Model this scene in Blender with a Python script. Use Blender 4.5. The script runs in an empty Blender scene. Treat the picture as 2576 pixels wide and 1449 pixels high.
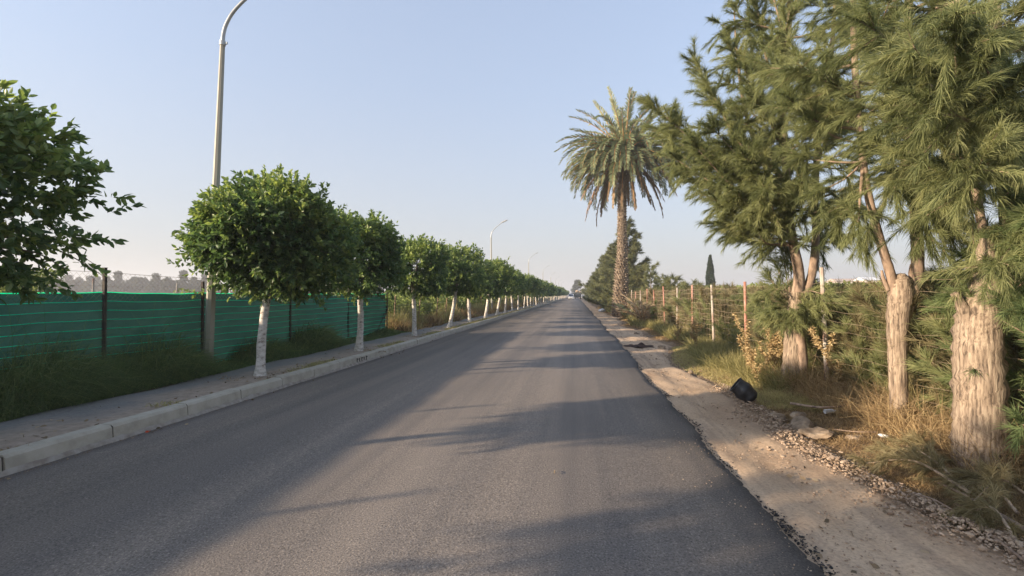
import bpy, math
import numpy as np
from mathutils import Vector
R = math.radians
# ------------------------------------------------------------------ camera, sky, sun, exposure
SC = bpy.context.scene
CAM_H = 1.6; F = 1188.0; YAW = math.atan(162 / F); PITCH = math.atan(17.5 / F)
cd = bpy.data.cameras.new('camera'); cam = bpy.data.objects.new('camera', cd)
SC.collection.objects.link(cam); SC.camera = cam
cam.location = (0, 0, CAM_H); cam.rotation_euler = (R(90) + PITCH, 0, YAW)
cd.sensor_width = 36; cd.lens = 36 * F / 2576; cd.clip_start = 0.05; cd.clip_end = 6000
SUN_EL = R(15.5); SUN_AZ = math.atan2(-0.88, -0.475)          # the sun stands low, behind left
w = bpy.data.worlds.new('World'); SC.world = w; w.use_nodes = True
nt = w.node_tree; bg = nt.nodes['Background']
sky = nt.nodes.new('ShaderNodeTexSky'); sky.sky_type = 'NISHITA'; sky.sun_disc = False
sky.sun_elevation = SUN_EL; sky.sun_rotation = SUN_AZ; sky.air_density = 1.0; sky.dust_density = 2.2; sky.ozone_density = 3.0
# a milky late-afternoon sky: the Nishita sky, desaturated and veiled by pale haze
hs = nt.nodes.new('ShaderNodeHueSaturation'); hs.inputs['Saturation'].default_value = .95; nt.links.new(sky.outputs[0], hs.inputs['Color'])
mx = nt.nodes.new('ShaderNodeMix'); mx.data_type = 'RGBA'; mx.inputs[0].default_value = .55; nt.links.new(hs.outputs[0], mx.inputs[6]); hz = nt.nodes.new('ShaderNodeValToRGB'); hz.color_ramp.elements[0].color = (1.46, 1.42, 1.40, 1); hz.color_ramp.elements[1].color = (1.24, 1.34, 1.54, 1); hz.color_ramp.elements[1].position = .4; nt.links.new(hz.outputs[0], mx.inputs[7])
tcw = nt.nodes.new('ShaderNodeTexCoord'); sxw = nt.nodes.new('ShaderNodeSeparateXYZ'); nt.links.new(tcw.outputs['Generated'], sxw.inputs[0])
mrw = nt.nodes.new('ShaderNodeMapRange'); mrw.inputs[1].default_value = 0.0; mrw.inputs[2].default_value = .75; mrw.inputs[3].default_value = .94; mrw.inputs[4].default_value = .42
nt.links.new(sxw.outputs[2], mrw.inputs[0]); nt.links.new(sxw.outputs[2], hz.inputs[0]); nt.links.new(mrw.outputs[0], mx.inputs[0])
nt.links.new(mx.outputs[2], bg.inputs[0]); bg.inputs[1].default_value = 0.148
sd = bpy.data.lights.new('sun', 'SUN'); sd.energy = 3.7; sd.angle = R(1.0); sd.color = (1.0, 0.80, 0.58)
so = bpy.data.objects.new('sun', sd); SC.collection.objects.link(so)
sv = Vector((math.sin(SUN_AZ) * math.cos(SUN_EL), math.cos(SUN_AZ) * math.cos(SUN_EL), math.sin(SUN_EL)))
so.rotation_euler = sv.to_track_quat('Z', 'Y').to_euler(); so.location = (-20, -20, 30)
SC.view_settings.view_transform = 'Standard'; SC.view_settings.look = 'None'
SC.view_settings.exposure = 1.58; SC.view_settings.gamma = 1.0
SC.render.engine = 'CYCLES'
try:
    SC.cycles.max_bounces = 6; SC.cycles.transparent_max_bounces = 8
    SC.cycles.use_denoising = True
except Exception: pass

# ------------------------------------------------------------------ measuring the photograph
_fw = np.array([-math.sin(YAW) * math.cos(PITCH), math.cos(YAW) * math.cos(PITCH), math.sin(PITCH)])
_rt = np.array([math.cos(YAW), math.sin(YAW), 0.0]); _up = np.cross(_rt, _fw)
def ray(px, py): return _rt * (px - 1288) / F + _up * (724.5 - py) / F + _fw
def atY(px, py, Y):
    r = ray(px, py); return r * (Y / r[1]) + np.array([0, 0, CAM_H])
def atX(px, py, X):
    r = ray(px, py); return r * (X / r[0]) + np.array([0, 0, CAM_H])
def gnd(px, py, z=0.0):
    r = ray(px, py); return r * ((z - CAM_H) / r[2]) + np.array([0, 0, CAM_H])

# ------------------------------------------------------------------ materials
def nodes(name):
    m = bpy.data.materials.new(name); m.use_nodes = True
    return m, m.node_tree, m.node_tree.nodes['Principled BSDF']
def col4(c): return (c[0], c[1], c[2], 1)
def noise_mix(nt, stops, scale, detail=5, stretch=(1, 1, 1), coord='Object', rough=0.6, pos=None, dist=0.0):
    """noise -> colour ramp"""
    tc = nt.nodes.new('ShaderNodeTexCoord') if coord != 'World' else nt.nodes.new('ShaderNodeNewGeometry')
    mp = nt.nodes.new('ShaderNodeMapping'); mp.inputs['Scale'].default_value = stretch
    nt.links.new(tc.outputs['Position' if coord == 'World' else coord], mp.inputs[0])
    n = nt.nodes.new('ShaderNodeTexNoise'); n.inputs['Scale'].default_value = scale
    n.inputs['Detail'].default_value = detail; n.inputs['Roughness'].default_value = rough
    n.inputs['Distortion'].default_value = dist
    nt.links.new(mp.outputs[0], n.inputs['Vector'])
    cr = nt.nodes.new('ShaderNodeValToRGB'); e = cr.color_ramp.elements
    pos = pos or [0.35 + 0.3 * i / max(1, len(stops) - 1) for i in range(len(stops))]
    e[0].position = pos[0]; e[0].color = col4(stops[0]); e[1].position = pos[-1]; e[1].color = col4(stops[-1])
    for p, s in list(zip(pos, stops))[1:-1]:
        x = e.new(p); x.color = col4(s)
    nt.links.new(n.outputs[0], cr.inputs[0])
    return cr.outputs[0], n.outputs[0], mp
def mixc(nt, fac, a, b, mode='MIX'):
    m = nt.nodes.new('ShaderNodeMix'); m.data_type = 'RGBA'; m.blend_type = mode
    for sock, v in ((m.inputs[0], fac), (m.inputs[6], a), (m.inputs[7], b)):
        if isinstance(v, (int, float)): sock.default_value = v
        elif isinstance(v, tuple): sock.default_value = col4(v)
        else: nt.links.new(v, sock)
    return m.outputs[2]
def bump(nt, b, h, strength, dist=0.02):
    n = nt.nodes.new('ShaderNodeBump'); n.inputs['Strength'].default_value = strength; n.inputs['Distance'].default_value = dist
    nt.links.new(h, n.inputs['Height']); nt.links.new(n.outputs[0], b.inputs['Normal'])
    return n
def simple(name, stops, scale, rough=0.85, detail=5, stretch=(1, 1, 1), bs=0.3, bd=0.01, spec=0.3, metal=0, pos=None):
    m, nt, b = nodes(name); c, n, _ = noise_mix(nt, stops, scale, detail, stretch, pos=pos)
    nt.links.new(c, b.inputs['Base Color']); b.inputs['Roughness'].default_value = rough
    b.inputs['Specular IOR Level'].default_value = spec; b.inputs['Metallic'].default_value = metal
    if bs: bump(nt, b, n, bs, bd)
    return m
def leafy(name, dark, mid, light, transl=0.35, rough=0.5, spec=0.35):
    """leaf colour runs along the per-leaf attribute 'tint'"""
    m, nt, b = nodes(name)
    at = nt.nodes.new('ShaderNodeAttribute'); at.attribute_name = 'tint'
    cr = nt.nodes.new('ShaderNodeValToRGB'); e = cr.color_ramp.elements
    e[0].position = 0; e[0].color = col4(dark); e[1].position = 1; e[1].color = col4(light)
    x = e.new(0.5); x.color = col4(mid)
    nt.links.new(at.outputs['Fac'], cr.inputs[0]); nt.links.new(cr.outputs[0], b.inputs['Base Color'])
    b.inputs['Roughness'].default_value = rough; b.inputs['Specular IOR Level'].default_value = spec
    t = nt.nodes.new('ShaderNodeBsdfTranslucent')
    hs = nt.nodes.new('ShaderNodeHueSaturation'); hs.inputs['Value'].default_value = 1.3; hs.inputs['Saturation'].default_value = 1.15
    nt.links.new(cr.outputs[0], hs.inputs['Color']); nt.links.new(hs.outputs[0], t.inputs[0])
    mx = nt.nodes.new('ShaderNodeMixShader'); mx.inputs[0].default_value = transl
    nt.links.new(b.outputs[0], mx.inputs[1]); nt.links.new(t.outputs[0], mx.inputs[2])
    nt.links.new(mx.outputs[0], nt.nodes['Material Output'].inputs[0])
    return m
M = {}
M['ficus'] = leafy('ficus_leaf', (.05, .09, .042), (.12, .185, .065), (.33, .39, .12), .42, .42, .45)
M['needle'] = leafy('casuarina_needle', (.105, .125, .055), (.225, .25, .115), (.38, .39, .195), .46, .8, .12)
M['needle_dry'] = leafy('dry_casuarina_needle', (.11, .095, .05), (.23, .20, .11), (.38, .33, .2), .4, .85, .1)
M['skyline'] = leafy('skyline_foliage', (.035, .045, .03), (.075, .088, .055), (.13, .14, .085), .25, .9, .05)
M['needle_green'] = leafy('fresh_casuarina_needle', (.09, .125, .055), (.175, .23, .10), (.31, .35, .17), .42, .8, .12)
M['needle_grey'] = leafy('far_casuarina_needle', (.075, .09, .045), (.17, .185, .095), (.30, .30, .15), .4, .85, .08)
M['frond'] = leafy('palm_frond', (.085, .105, .06), (.2, .235, .125), (.42, .44, .25), .36, .5, .4)
M['dead'] = leafy('dead_frond', (.11, .085, .055), (.23, .175, .115), (.38, .30, .2), .2, .8, .2)
M['straw'] = leafy('dry_grass', (.13, .09, .05), (.30, .21, .115), (.52, .40, .22), .3, .85, .1)
M['grass'] = leafy('green_grass', (.09, .13, .065), (.18, .235, .10), (.32, .36, .17), .45, .8, .1)
M['grass_olive'] = leafy('olive_weed', (.17, .165, .075), (.33, .30, .14), (.50, .44, .23), .5, .85, .1)
M['thistle'] = leafy('dry_thistle', (.26, .18, .09), (.42, .32, .17), (.60, .48, .28), .25, .8, .2)
M['vine'] = leafy('vine_leaf', (.10, .125, .045), (.22, .265, .095), (.38, .43, .17), .5, .6, .2)
M['cypress'] = leafy('cypress_leaf', (.012, .025, .012), (.03, .05, .02), (.07, .09, .035), .15, .8, .1)
M['bark'] = simple('casuarina_bark', [(.08, .06, .045), (.25, .19, .14), (.37, .30, .225)], 11, .9, 8, (4.5, 4.5, .4), .6, .02)
M['bark_smooth'] = simple('casuarina_branch_bark', [(.14, .10, .075), (.27, .195, .145), (.35, .265, .20)], 14, .85, 5, (1, 1, .35), .4, .01)
M['bark_far'] = simple('dark_bark', [(.06, .045, .035), (.16, .12, .09)], 6)
M['wood_dead'] = simple('dead_wood', [(.13, .10, .08), (.34, .26, .19), (.46, .37, .28)], 6, .9, 8, (4, 4, .4), .8, .02)
M['lime'] = simple('limewashed_bark', [(.16, .12, .09), (.46, .42, .37), (.64, .60, .55)], 14, .9, 7, (.8, .8, 1.5), .6, .012, pos=[.33, .43, .58])
M['bark_ficus'] = simple('ficus_bark', [(.12, .10, .08), (.27, .23, .18)], 14)
M['palm_trunk'] = simple('palm_leaf_base', [(.09, .065, .045), (.23, .18, .135), (.35, .285, .225)], 5, .95, 6, (1, 1, 1), .6, .02)
M['palm_core'] = simple('palm_core', [(.03, .02, .014), (.07, .045, .03)], 8)
M['petiole'] = simple('palm_petiole', [(.30, .13, .05), (.42, .24, .09)], 3)
M['kerb'] = simple('kerb_concrete', [(.35, .315, .255), (.42, .38, .31), (.46, .42, .35)], 5, .9, 8, (1, 1, 1), .25, .004)
M['kerb_joint'] = simple('kerb_joint', [(.07, .06, .05), (.12, .10, .08)], 20)
M['mortar'] = simple('kerb_mortar', [(.24, .20, .165), (.37, .335, .29)], 9, .95, 8, (1, 1, 1), .5, .01)
M['pole'] = simple('lamp_pole_paint', [(.27, .26, .21), (.36, .345, .285)], 3, .6, 6, (1, 1, .3), .05, .002, .4)
M['steel'] = simple('galvanised_steel', [(.34, .36, .36), (.45, .47, .47)], 4, .45, 4, (1, 1, 1), .05, .002, .5, .4)
M['lampbody'] = simple('lamp_housing', [(.25, .26, .27), (.32, .33, .34)], 4, .5)
M['lampglass'] = simple('lamp_lens', [(.6, .6, .6), (.7, .7, .7)], 3, .2, bs=0)
M['post_dark'] = simple('dark_steel_post', [(.035, .03, .03), (.09, .075, .06)], 8, .8)
M['post_red'] = simple('rusty_pink_post', [(.20, .085, .06), (.38, .19, .145), (.45, .30, .25)], 7, .75, 6, (1, 1, .5), .2, .004)
M['post_grey'] = simple('weathered_grey_post', [(.26, .15, .11), (.36, .31, .27), (.43, .41, .37)], 7, .75, 6, (1, 1, .4), .2, .004)
M['post_wood'] = simple('weathered_wood_post', [(.16, .10, .06), (.33, .23, .15)], 9, .9, 6, (2, 2, .4), .5, .01)
M['wire'] = simple('fence_wire', [(.22, .165, .12), (.34, .27, .2)], 6, .6, spec=.4)
M['rock'] = simple('limestone_rock', [(.13, .095, .065), (.25, .19, .135), (.34, .27, .2)], 7, .95, 8, (1, 1, 1), .8, .02)
M['gravel'] = leafy('gravel_stone', (.18, .125, .085), (.31, .23, .165), (.46, .36, .27), 0.0, .95, .2)
M['crumb'] = leafy('asphalt_crumb', (.02, .02, .02), (.045, .042, .042), (.12, .10, .09), 0.0, .95, .2)
M['black_plastic'] = simple('black_plastic', [(.012, .012, .014), (.04, .04, .045)], 9, .45, 6, (1, 1, 1), .5, .02, .5)
M['rag'] = simple('dark_rag', [(.03, .018, .014), (.075, .045, .035)], 12, .95)
M['white_plastic'] = simple('white_plastic', [(.6, .6, .62), (.8, .8, .8)], 8, .6)
M['red_leaf'] = simple('red_leaf', [(.45, .06, .03), (.6, .12, .05)], 20)
M['white_paint'] = simple('white_paint', [(.72, .73, .74), (.8, .8, .8)], 2, .35, bs=0)
M['dark_paint'] = simple('dark_paint', [(.02, .025, .02), (.05, .055, .045)], 2, .5, bs=0)
M['glass_dark'] = simple('dark_glass', [(.02, .025, .03), (.04, .05, .06)], 2, .15, bs=0, spec=.6)
M['rubber'] = simple('rubber', [(.015, .015, .015), (.03, .03, .03)], 5, .8)
M['tan_load'] = simple('tan_load', [(.30, .22, .14), (.42, .32, .22)], 2, .9)
M['wall_pale'] = simple('pale_wall', [(.55, .50, .44), (.68, .63, .57)], .3, .9, bs=0)
M['roof_tan'] = simple('tan_roof', [(.40, .30, .24), (.52, .42, .35)], .3, .9, bs=0)

def mat_road():
    m, nt, b = nodes('asphalt')
    big, _, _ = noise_mix(nt, [(.145, .134, .126), (.18, .167, .156), (.21, .193, .178)], .35, 4, (1, .25, 1), 'World', pos=[.3, .5, .7])
    fine, fn, _ = noise_mix(nt, [(.35, .35, .35), (.95, .93, .9), (1.0, 1.0, 1.0), (2.4, 2.3, 2.1)], 75, 3, (1, 1, 1), 'World', .75, [.33, .47, .56, .74])
    track, _, _ = noise_mix(nt, [(.76, .77, .80), (1.16, 1.13, 1.09)], 1.7, 4, (1, .03, 1), 'World', pos=[.36, .64])
    spots, _, _ = noise_mix(nt, [(1, 1, 1), (1, 1, 1), (1.5, 1.48, 1.42)], 2.6, 6, (1, 1.8, 1), 'World', .7, [.3, .64, .72])
    c = mixc(nt, 1.0, mixc(nt, 1.0, mixc(nt, 1.0, big, fine, 'MULTIPLY'), track, 'MULTIPLY'), spots, 'MULTIPLY')
    # dust rubbed in along the driven lane, fresh black bitumen toward the right edge, left side's shade toned into the colour
    g = nt.nodes.new('ShaderNodeNewGeometry'); sx = nt.nodes.new('ShaderNodeSeparateXYZ'); nt.links.new(g.outputs['Position'], sx.inputs[0])
    wob = nt.nodes.new('ShaderNodeTexNoise'); wob.inputs['Scale'].default_value = .8; nt.links.new(g.outputs['Position'], wob.inputs['Vector'])
    ad = nt.nodes.new('ShaderNodeMath'); ad.operation = 'MULTIPLY_ADD'; ad.inputs[1].default_value = .8; nt.links.new(wob.outputs[0], ad.inputs[0]); nt.links.new(sx.outputs[0], ad.inputs[2])
    r = nt.nodes.new('ShaderNodeValToRGB'); e = r.color_ramp.elements
    mr = nt.nodes.new('ShaderNodeMapRange'); mr.inputs[1].default_value = -5.2; mr.inputs[2].default_value = 2.0
    nt.links.new(ad.outputs[0], mr.inputs[0]); nt.links.new(mr.outputs[0], r.inputs[0])
    e[0].position = 0.0; e[0].color = (.62, .63, .68, 1); e[1].position = 1.0; e[1].color = (.3, .3, .31, 1)
    for p, v in ((.14, .84), (.35, .93), (.5, 1.08), (.72, 1.22), (.86, 1.08), (.945, .74)):
        x = e.new(p); x.color = (v * 1.02, v * .965, v * .91, 1)
    c = mixc(nt, 1.0, c, r.outputs[0], 'MULTIPLY')
    nt.links.new(c, b.inputs['Base Color']); b.inputs['Roughness'].default_value = .8; b.inputs['Specular IOR Level'].default_value = .35
    bump(nt, b, fn, .9, .006)
    return m
def mat_shoulder():
    m, nt, b = nodes('dirt')
    c1, n1, _ = noise_mix(nt, [(.34, .235, .155), (.47, .345, .235), (.53, .40, .28)], 1.1, 8, (1, .45, 1), 'World', .65, [.3, .5, .7])
    c2, n2, _ = noise_mix(nt, [(.7, .7, .7), (1, 1, 1), (1.2, 1.18, 1.15)], 38, 5, (1, 1, 1), 'World', .7, [.32, .5, .7])
    c3, n3, _ = noise_mix(nt, [(.78, .78, .8), (1, 1, 1)], 7, 4, (1, .06, 1), 'World', .6, [.36, .5])
    c = mixc(nt, 1.0, mixc(nt, 1.0, c1, c2, 'MULTIPLY'), c3, 'MULTIPLY')
    nt.links.new(c, b.inputs['Base Color']); b.inputs['Roughness'].default_value = .95; b.inputs['Specular IOR Level'].default_value = .15
    bump(nt, b, n2, .7, .012)
    return m
def mat_ground():
    m, nt, b = nodes('soil')
    c1, n1, _ = noise_mix(nt, [(.12, .085, .06), (.23, .165, .11), (.32, .24, .165)], .9, 9, (1, 1, 1), 'World', .7, [.3, .5, .7])
    c2, n2, _ = noise_mix(nt, [(.5, .5, .5), (1, 1, 1), (1.4, 1.35, 1.2)], 22, 6, (1, 1, 1), 'World', .75, [.32, .5, .7])
    nt.links.new(mixc(nt, 1.0, c1, c2, 'MULTIPLY'), b.inputs['Base Color']); b.inputs['Roughness'].default_value = .95
    b.inputs['Specular IOR Level'].default_value = .1
    bump(nt, b, n2, .9, .03)
    return m
def mat_walk():
    m, nt, b = nodes('pavement_asphalt')
    g = nt.nodes.new('ShaderNodeNewGeometry'); sx = nt.nodes.new('ShaderNodeSeparateXYZ'); nt.links.new(g.outputs['Position'], sx.inputs[0])
    asp, na, _ = noise_mix(nt, [(.13, .125, .122), (.18, .172, .163), (.23, .215, .195)], 30, 5, (1, 1, 1), 'World', .7, [.3, .5, .72])
    dirt, nd, _ = noise_mix(nt, [(.19, .145, .11), (.30, .235, .18), (.38, .305, .24)], 9, 8, (1, 1, 1), 'World', .7, [.3, .5, .7])
    wob = nt.nodes.new('ShaderNodeTexNoise'); wob.inputs['Scale'].default_value = 1.1; wob.inputs['Detail'].default_value = 8; wob.inputs['Roughness'].default_value = .65
    nt.links.new(g.outputs['Position'], wob.inputs['Vector'])
    ad = nt.nodes.new('ShaderNodeMath'); ad.operation = 'MULTIPLY_ADD'; ad.inputs[1].default_value = 1.5
    nt.links.new(wob.outputs[0], ad.inputs[0]); nt.links.new(sx.outputs[0], ad.inputs[2])
    mr = nt.nodes.new('ShaderNodeMapRange'); mr.inputs[1].default_value = -5.45; mr.inputs[2].default_value = -4.85
    nt.links.new(ad.outputs[0], mr.inputs[0])
    nt.links.new(mixc(nt, mr.outputs[0], asp, dirt), b.inputs['Base Color']); b.inputs['Roughness'].default_value = .93
    bump(nt, b, nd, .5, .02)
    return m
def mat_net():
    m, nt, b = nodes('green_shade_net')
    c, n, _ = noise_mix(nt, [(.016, .057, .053), (.023, .075, .07), (.033, .094, .086)], 1.6, 7, (1, .6, 1.4), 'World', .7, [.3, .5, .7])
    w_, wn, _ = noise_mix(nt, [(.6, .6, .6), (1.3, 1.3, 1.3)], 160, 2, (1, 1, 1), 'World', .6)
    cc = mixc(nt, 1.0, c, w_, 'MULTIPLY'); nt.links.new(cc, b.inputs['Base Color'])
    b.inputs['Roughness'].default_value = .8; b.inputs['Specular IOR Level'].default_value = .1
    t = nt.nodes.new('ShaderNodeBsdfTranslucent'); nt.links.new(cc, t.inputs[0])
    mx = nt.nodes.new('ShaderNodeMixShader'); mx.inputs[0].default_value = .18
    nt.links.new(b.outputs[0], mx.inputs[1]); nt.links.new(t.outputs[0], mx.inputs[2]); nt.links.new(mx.outputs[0], nt.nodes['Material Output'].inputs[0])
    bump(nt, b, n, .4, .03)
    return m
M['road'] = mat_road(); M['shoulder'] = mat_shoulder(); M['ground'] = mat_ground(); M['walk'] = mat_walk(); M['net'] = mat_net()
M['string'] = leafy('bright_green_cord', (.06, .75, .5), (.08, .85, .6), (.1, .9, .65), .55, .6, .2)

# ------------------------------------------------------------------ mesh helpers
RNG = np.random.default_rng(7)
def nrm(a): return a / np.maximum(np.linalg.norm(a, axis=-1, keepdims=True), 1e-9)
class MB:
    def __init__(s): s.v = []; s.n = 0; s.blocks = []      # (faces (n,k), mat, tint (n,))
    def add(s, v, f, mat=0, tint=0.5):
        v = np.asarray(v, float).reshape(-1, 3); f = np.asarray(f, int)
        if len(f) == 0: return
        t = np.broadcast_to(np.asarray(tint, float), (len(f),))
        s.blocks.append((f + s.n, mat, t)); s.v.append(v); s.n += len(v)
    def build(s, name, mats, parent=None, smooth=False):
        me = bpy.data.meshes.new(name); v = np.concatenate(s.v)
        me.vertices.add(len(v)); me.vertices.foreach_set('co', v.ravel().astype(np.float32))
        loops = np.concatenate([b[0].ravel() for b in s.blocks])
        tot = np.concatenate([np.full(len(b[0]), b[0].shape[1]) for b in s.blocks])
        start = np.concatenate([[0], np.cumsum(tot)[:-1]])
        me.loops.add(len(loops)); me.loops.foreach_set('vertex_index', loops.astype(np.int32))
        me.polygons.add(len(tot)); me.polygons.foreach_set('loop_start', start.astype(np.int32)); me.polygons.foreach_set('loop_total', tot.astype(np.int32))
        mi = np.concatenate([np.full(len(b[0]), b[1]) for b in s.blocks]).astype(np.int32)
        me.polygons.foreach_set('material_index', mi)
        me.polygons.foreach_set('use_smooth', np.full(len(tot), smooth))
        at = me.attributes.new('tint', 'FLOAT', 'FACE'); at.data.foreach_set('value', np.concatenate([b[2] for b in s.blocks]).astype(np.float32))
        for m in (mats if isinstance(mats, (list, tuple)) else [mats]): me.materials.append(m)
        me.update(calc_edges=True); me.validate()
        o = bpy.data.objects.new(name, me); SC.collection.objects.link(o)
        if parent: o.parent = parent
        return o
def tube(mb, pts, rad, n=8, mat=0, cap=True, tint=.5, wob=0.0, rng=None):
    pts = np.asarray(pts, float); rad = np.broadcast_to(np.asarray(rad, float), (len(pts),))
    d = np.gradient(pts, axis=0); d = nrm(d)
    ref = np.array([0, 0, 1.0]) if abs(d[:, 2]).mean() < .8 else np.array([1.0, 0, 0])
    u = nrm(np.cross(d, ref)); w_ = np.cross(d, u)
    a = np.linspace(0, 2 * np.pi, n, endpoint=False)
    r = rad[:, None] * np.ones(n)
    if wob: r = r * (1 + wob * (rng or RNG).normal(size=r.shape))
    v = pts[:, None] + r[..., None] * (np.cos(a)[None, :, None] * u[:, None] + np.sin(a)[None, :, None] * w_[:, None])
    k = len(pts); i = np.arange(k - 1)[:, None] * n; j = np.arange(n)[None]; j2 = (j + 1) % n
    f = np.stack([i + j, i + j2, i + n + j2, i + n + j], -1).reshape(-1, 4)
    mb.add(v.reshape(-1, 3), f, mat, tint)
    if cap:
        mb.add(v[0], [list(range(n))[::-1]], mat, tint); mb.add(v[-1], [list(range(n))], mat, tint)
def box(mb, lo, hi, mat=0, rot=0, org=(0, 0), tint=.5, taper=1.0):
    x0, y0, z0 = lo; x1, y1, z1 = hi
    v = np.array([[x0, y0, z0], [x1, y0, z0], [x1, y1, z0], [x0, y1, z0], [x0, y0, z1], [x1, y0, z1], [x1, y1, z1], [x0, y1, z1]], float)
    if taper != 1:
        c = v[:, :2].mean(0); v[4:, :2] = c + (v[4:, :2] - c) * taper
    if rot:
        c, s_ = math.cos(rot), math.sin(rot); p = v[:, :2] - org; v[:, 0] = org[0] + p[:, 0] * c - p[:, 1] * s_; v[:, 1] = org[1] + p[:, 0] * s_ + p[:, 1] * c
    mb.add(v, [[3, 2, 1, 0], [4, 5, 6, 7], [0, 1, 5, 4], [1, 2, 6, 5], [2, 3, 7, 6], [3, 0, 4, 7]], mat, tint)
def bez(p, n=12):
    """smooth polyline through the points p (Catmull-Rom)"""
    p = np.asarray(p, float); q = np.vstack([2 * p[0] - p[1], p, 2 * p[-1] - p[-2]]); out = []
    for i in range(1, len(q) - 2):
        t = np.linspace(0, 1, n, endpoint=False)[:, None]
        out.append(.5 * ((2 * q[i]) + (-q[i - 1] + q[i + 1]) * t + (2 * q[i - 1] - 5 * q[i] + 4 * q[i + 1] - q[i + 2]) * t ** 2 + (-q[i - 1] + 3 * q[i] - 3 * q[i + 1] + q[i + 2]) * t ** 3))
    out.append(q[-2][None]); return np.vstack(out)
def leaves(mb, p, d, L, W, rng, mat=0, tint=.5, hexa=True, droop=.25):
    """flat pointed leaves: base p, direction d"""
    n = len(p)
    if n == 0: return
    d = nrm(d); s = nrm(np.cross(d, rng.normal(size=(n, 3)) * .8 + [0, 0, .9])); up = np.cross(s, d)
    L = np.broadcast_to(L, (n,))[:, None]; W = np.broadcast_to(W, (n,))[:, None] * .5
    tip = p + d * L - up * L * droop
    if hexa:
        a = p + d * L * .35; b_ = p + d * L * .72 - up * L * droop * .5
        v = np.stack([p, a + s * W, b_ + s * W * .8, tip, b_ - s * W * .8, a - s * W], 1)
        i = np.arange(n)[:, None] * 6
        f = np.concatenate([np.hstack([i, i + 1, i + 2, i + 3]), np.hstack([i, i + 3, i + 4, i + 5])])
        t = np.broadcast_to(tint, (n,)); t = np.concatenate([t, t])
    else:
        a = p + d * L * .5
        v = np.stack([p, a + s * W, tip, a - s * W], 1); i = np.arange(n)[:, None] * 4
        f = np.hstack([i, i + 1, i + 2, i + 3]); t = tint
    mb.add(v.reshape(-1, 3), f, mat, t)
def needles(mb, p, d, L, W, rng, mat=0, tint=.5, droop=.5):
    """thin bent blades: a quad and a tip triangle each"""
    n = len(p)
    if n == 0: return
    d = nrm(d); L = np.broadcast_to(L, (n,))[:, None]; W = np.broadcast_to(W, (n,))[:, None] * .5
    s = nrm(np.cross(d, rng.normal(size=(n, 3)))); d2 = nrm(d + np.array([0, 0, -1.0]) * np.broadcast_to(droop, (n,))[:, None])
    m = p + d * L * .5; t = m + d2 * L * .5
    v = np.stack([p - s * W, p + s * W, m + s * W * .85, m - s * W * .85, t], 1).reshape(-1, 3)
    i = np.arange(n)[:, None] * 5
    mb.v.append(v)
    tt = np.broadcast_to(tint, (n,))
    mb.blocks.append((np.hstack([i, i + 1, i + 2, i + 3]) + mb.n, mat, tt)); mb.blocks.append((np.hstack([i + 3, i + 2, i + 4]) + mb.n, mat, tt)); mb.n += len(v)
def rock(mb, c, s, rng, mat=0, tint=.5, sub=1, flat=.7):
    import bmesh
    bm = bmesh.new(); bmesh.ops.create_icosphere(bm, subdivisions=sub, radius=1)
    v = np.array([x.co[:] for x in bm.verts]); f = np.array([[l.index for l in x.verts] for x in bm.faces]); bm.free()
    k = rng.normal(size=(5, 3)); 
    for q in k: v = v * (1 + .13 * np.sin(v @ q * 2.2 + q[0] * 9)[:, None])
    v = v * np.asarray(s) * rng.uniform(.8, 1.2, 3) * [1, 1, flat] + rng.normal(size=v.shape) * .03 * np.mean(s)
    mb.add(v + np.asarray(c), f, mat, tint)
_ICO = None
def stones(mb, c, s, rng, tint, flat=.65):
    """many small angular stones at once"""
    global _ICO
    if _ICO is None:
        import bmesh
        bm = bmesh.new(); bmesh.ops.create_icosphere(bm, subdivisions=1, radius=1)
        _ICO = (np.array([x.co[:] for x in bm.verts]), np.array([[l.index for l in x.verts] for x in bm.faces])); bm.free()
    v0, f0 = _ICO; n = len(c); q = nrm(rng.normal(size=(n, 1, 3)))
    v = v0[None] * rng.uniform(.6, 1.25, (n, 1, 3)) * (1 + .16 * rng.normal(size=(n, len(v0), 1))) 
    v = v - q * np.clip((v * q).sum(-1, keepdims=True) - .45, 0, 9)        # one broken face
    v = v * [1, 1, flat] * np.asarray(s)[:, None, None] + c[:, None]
    f = f0[None] + (np.arange(n) * len(v0))[:, None, None]
    mb.add(v.reshape(-1, 3), f.reshape(-1, 3), 0, np.repeat(tint, len(f0)))

def tag(o, label=None, cat=None, group=None, kind=None):
    if label: o['label'] = label
    if cat: o['category'] = cat
    if group: o['group'] = group
    if kind: o['kind'] = kind
    return o
def thing(name, loc, label, cat, group=None, rz=0.0):
    o = bpy.data.objects.new(name, None); SC.collection.objects.link(o); o.location = loc; o.rotation_euler = (0, 0, rz)
    o.empty_display_size = .2
    return tag(o, label, cat, group)
def copy_thing(src, loc, rz, scale, label, group=None):
    r = src.copy(); SC.collection.objects.link(r); r.location = loc; r.rotation_euler = (0, 0, rz)
    r.scale = scale if isinstance(scale, (tuple, list)) else (scale,) * 3
    r['label'] = label
    if group: r['group'] = group
    for ch in src.children:
        c = ch.copy(); SC.collection.objects.link(c); c.parent = r
        for g in ch.children:
            d = g.copy(); SC.collection.objects.link(d); d.parent = c
    return r

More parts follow.
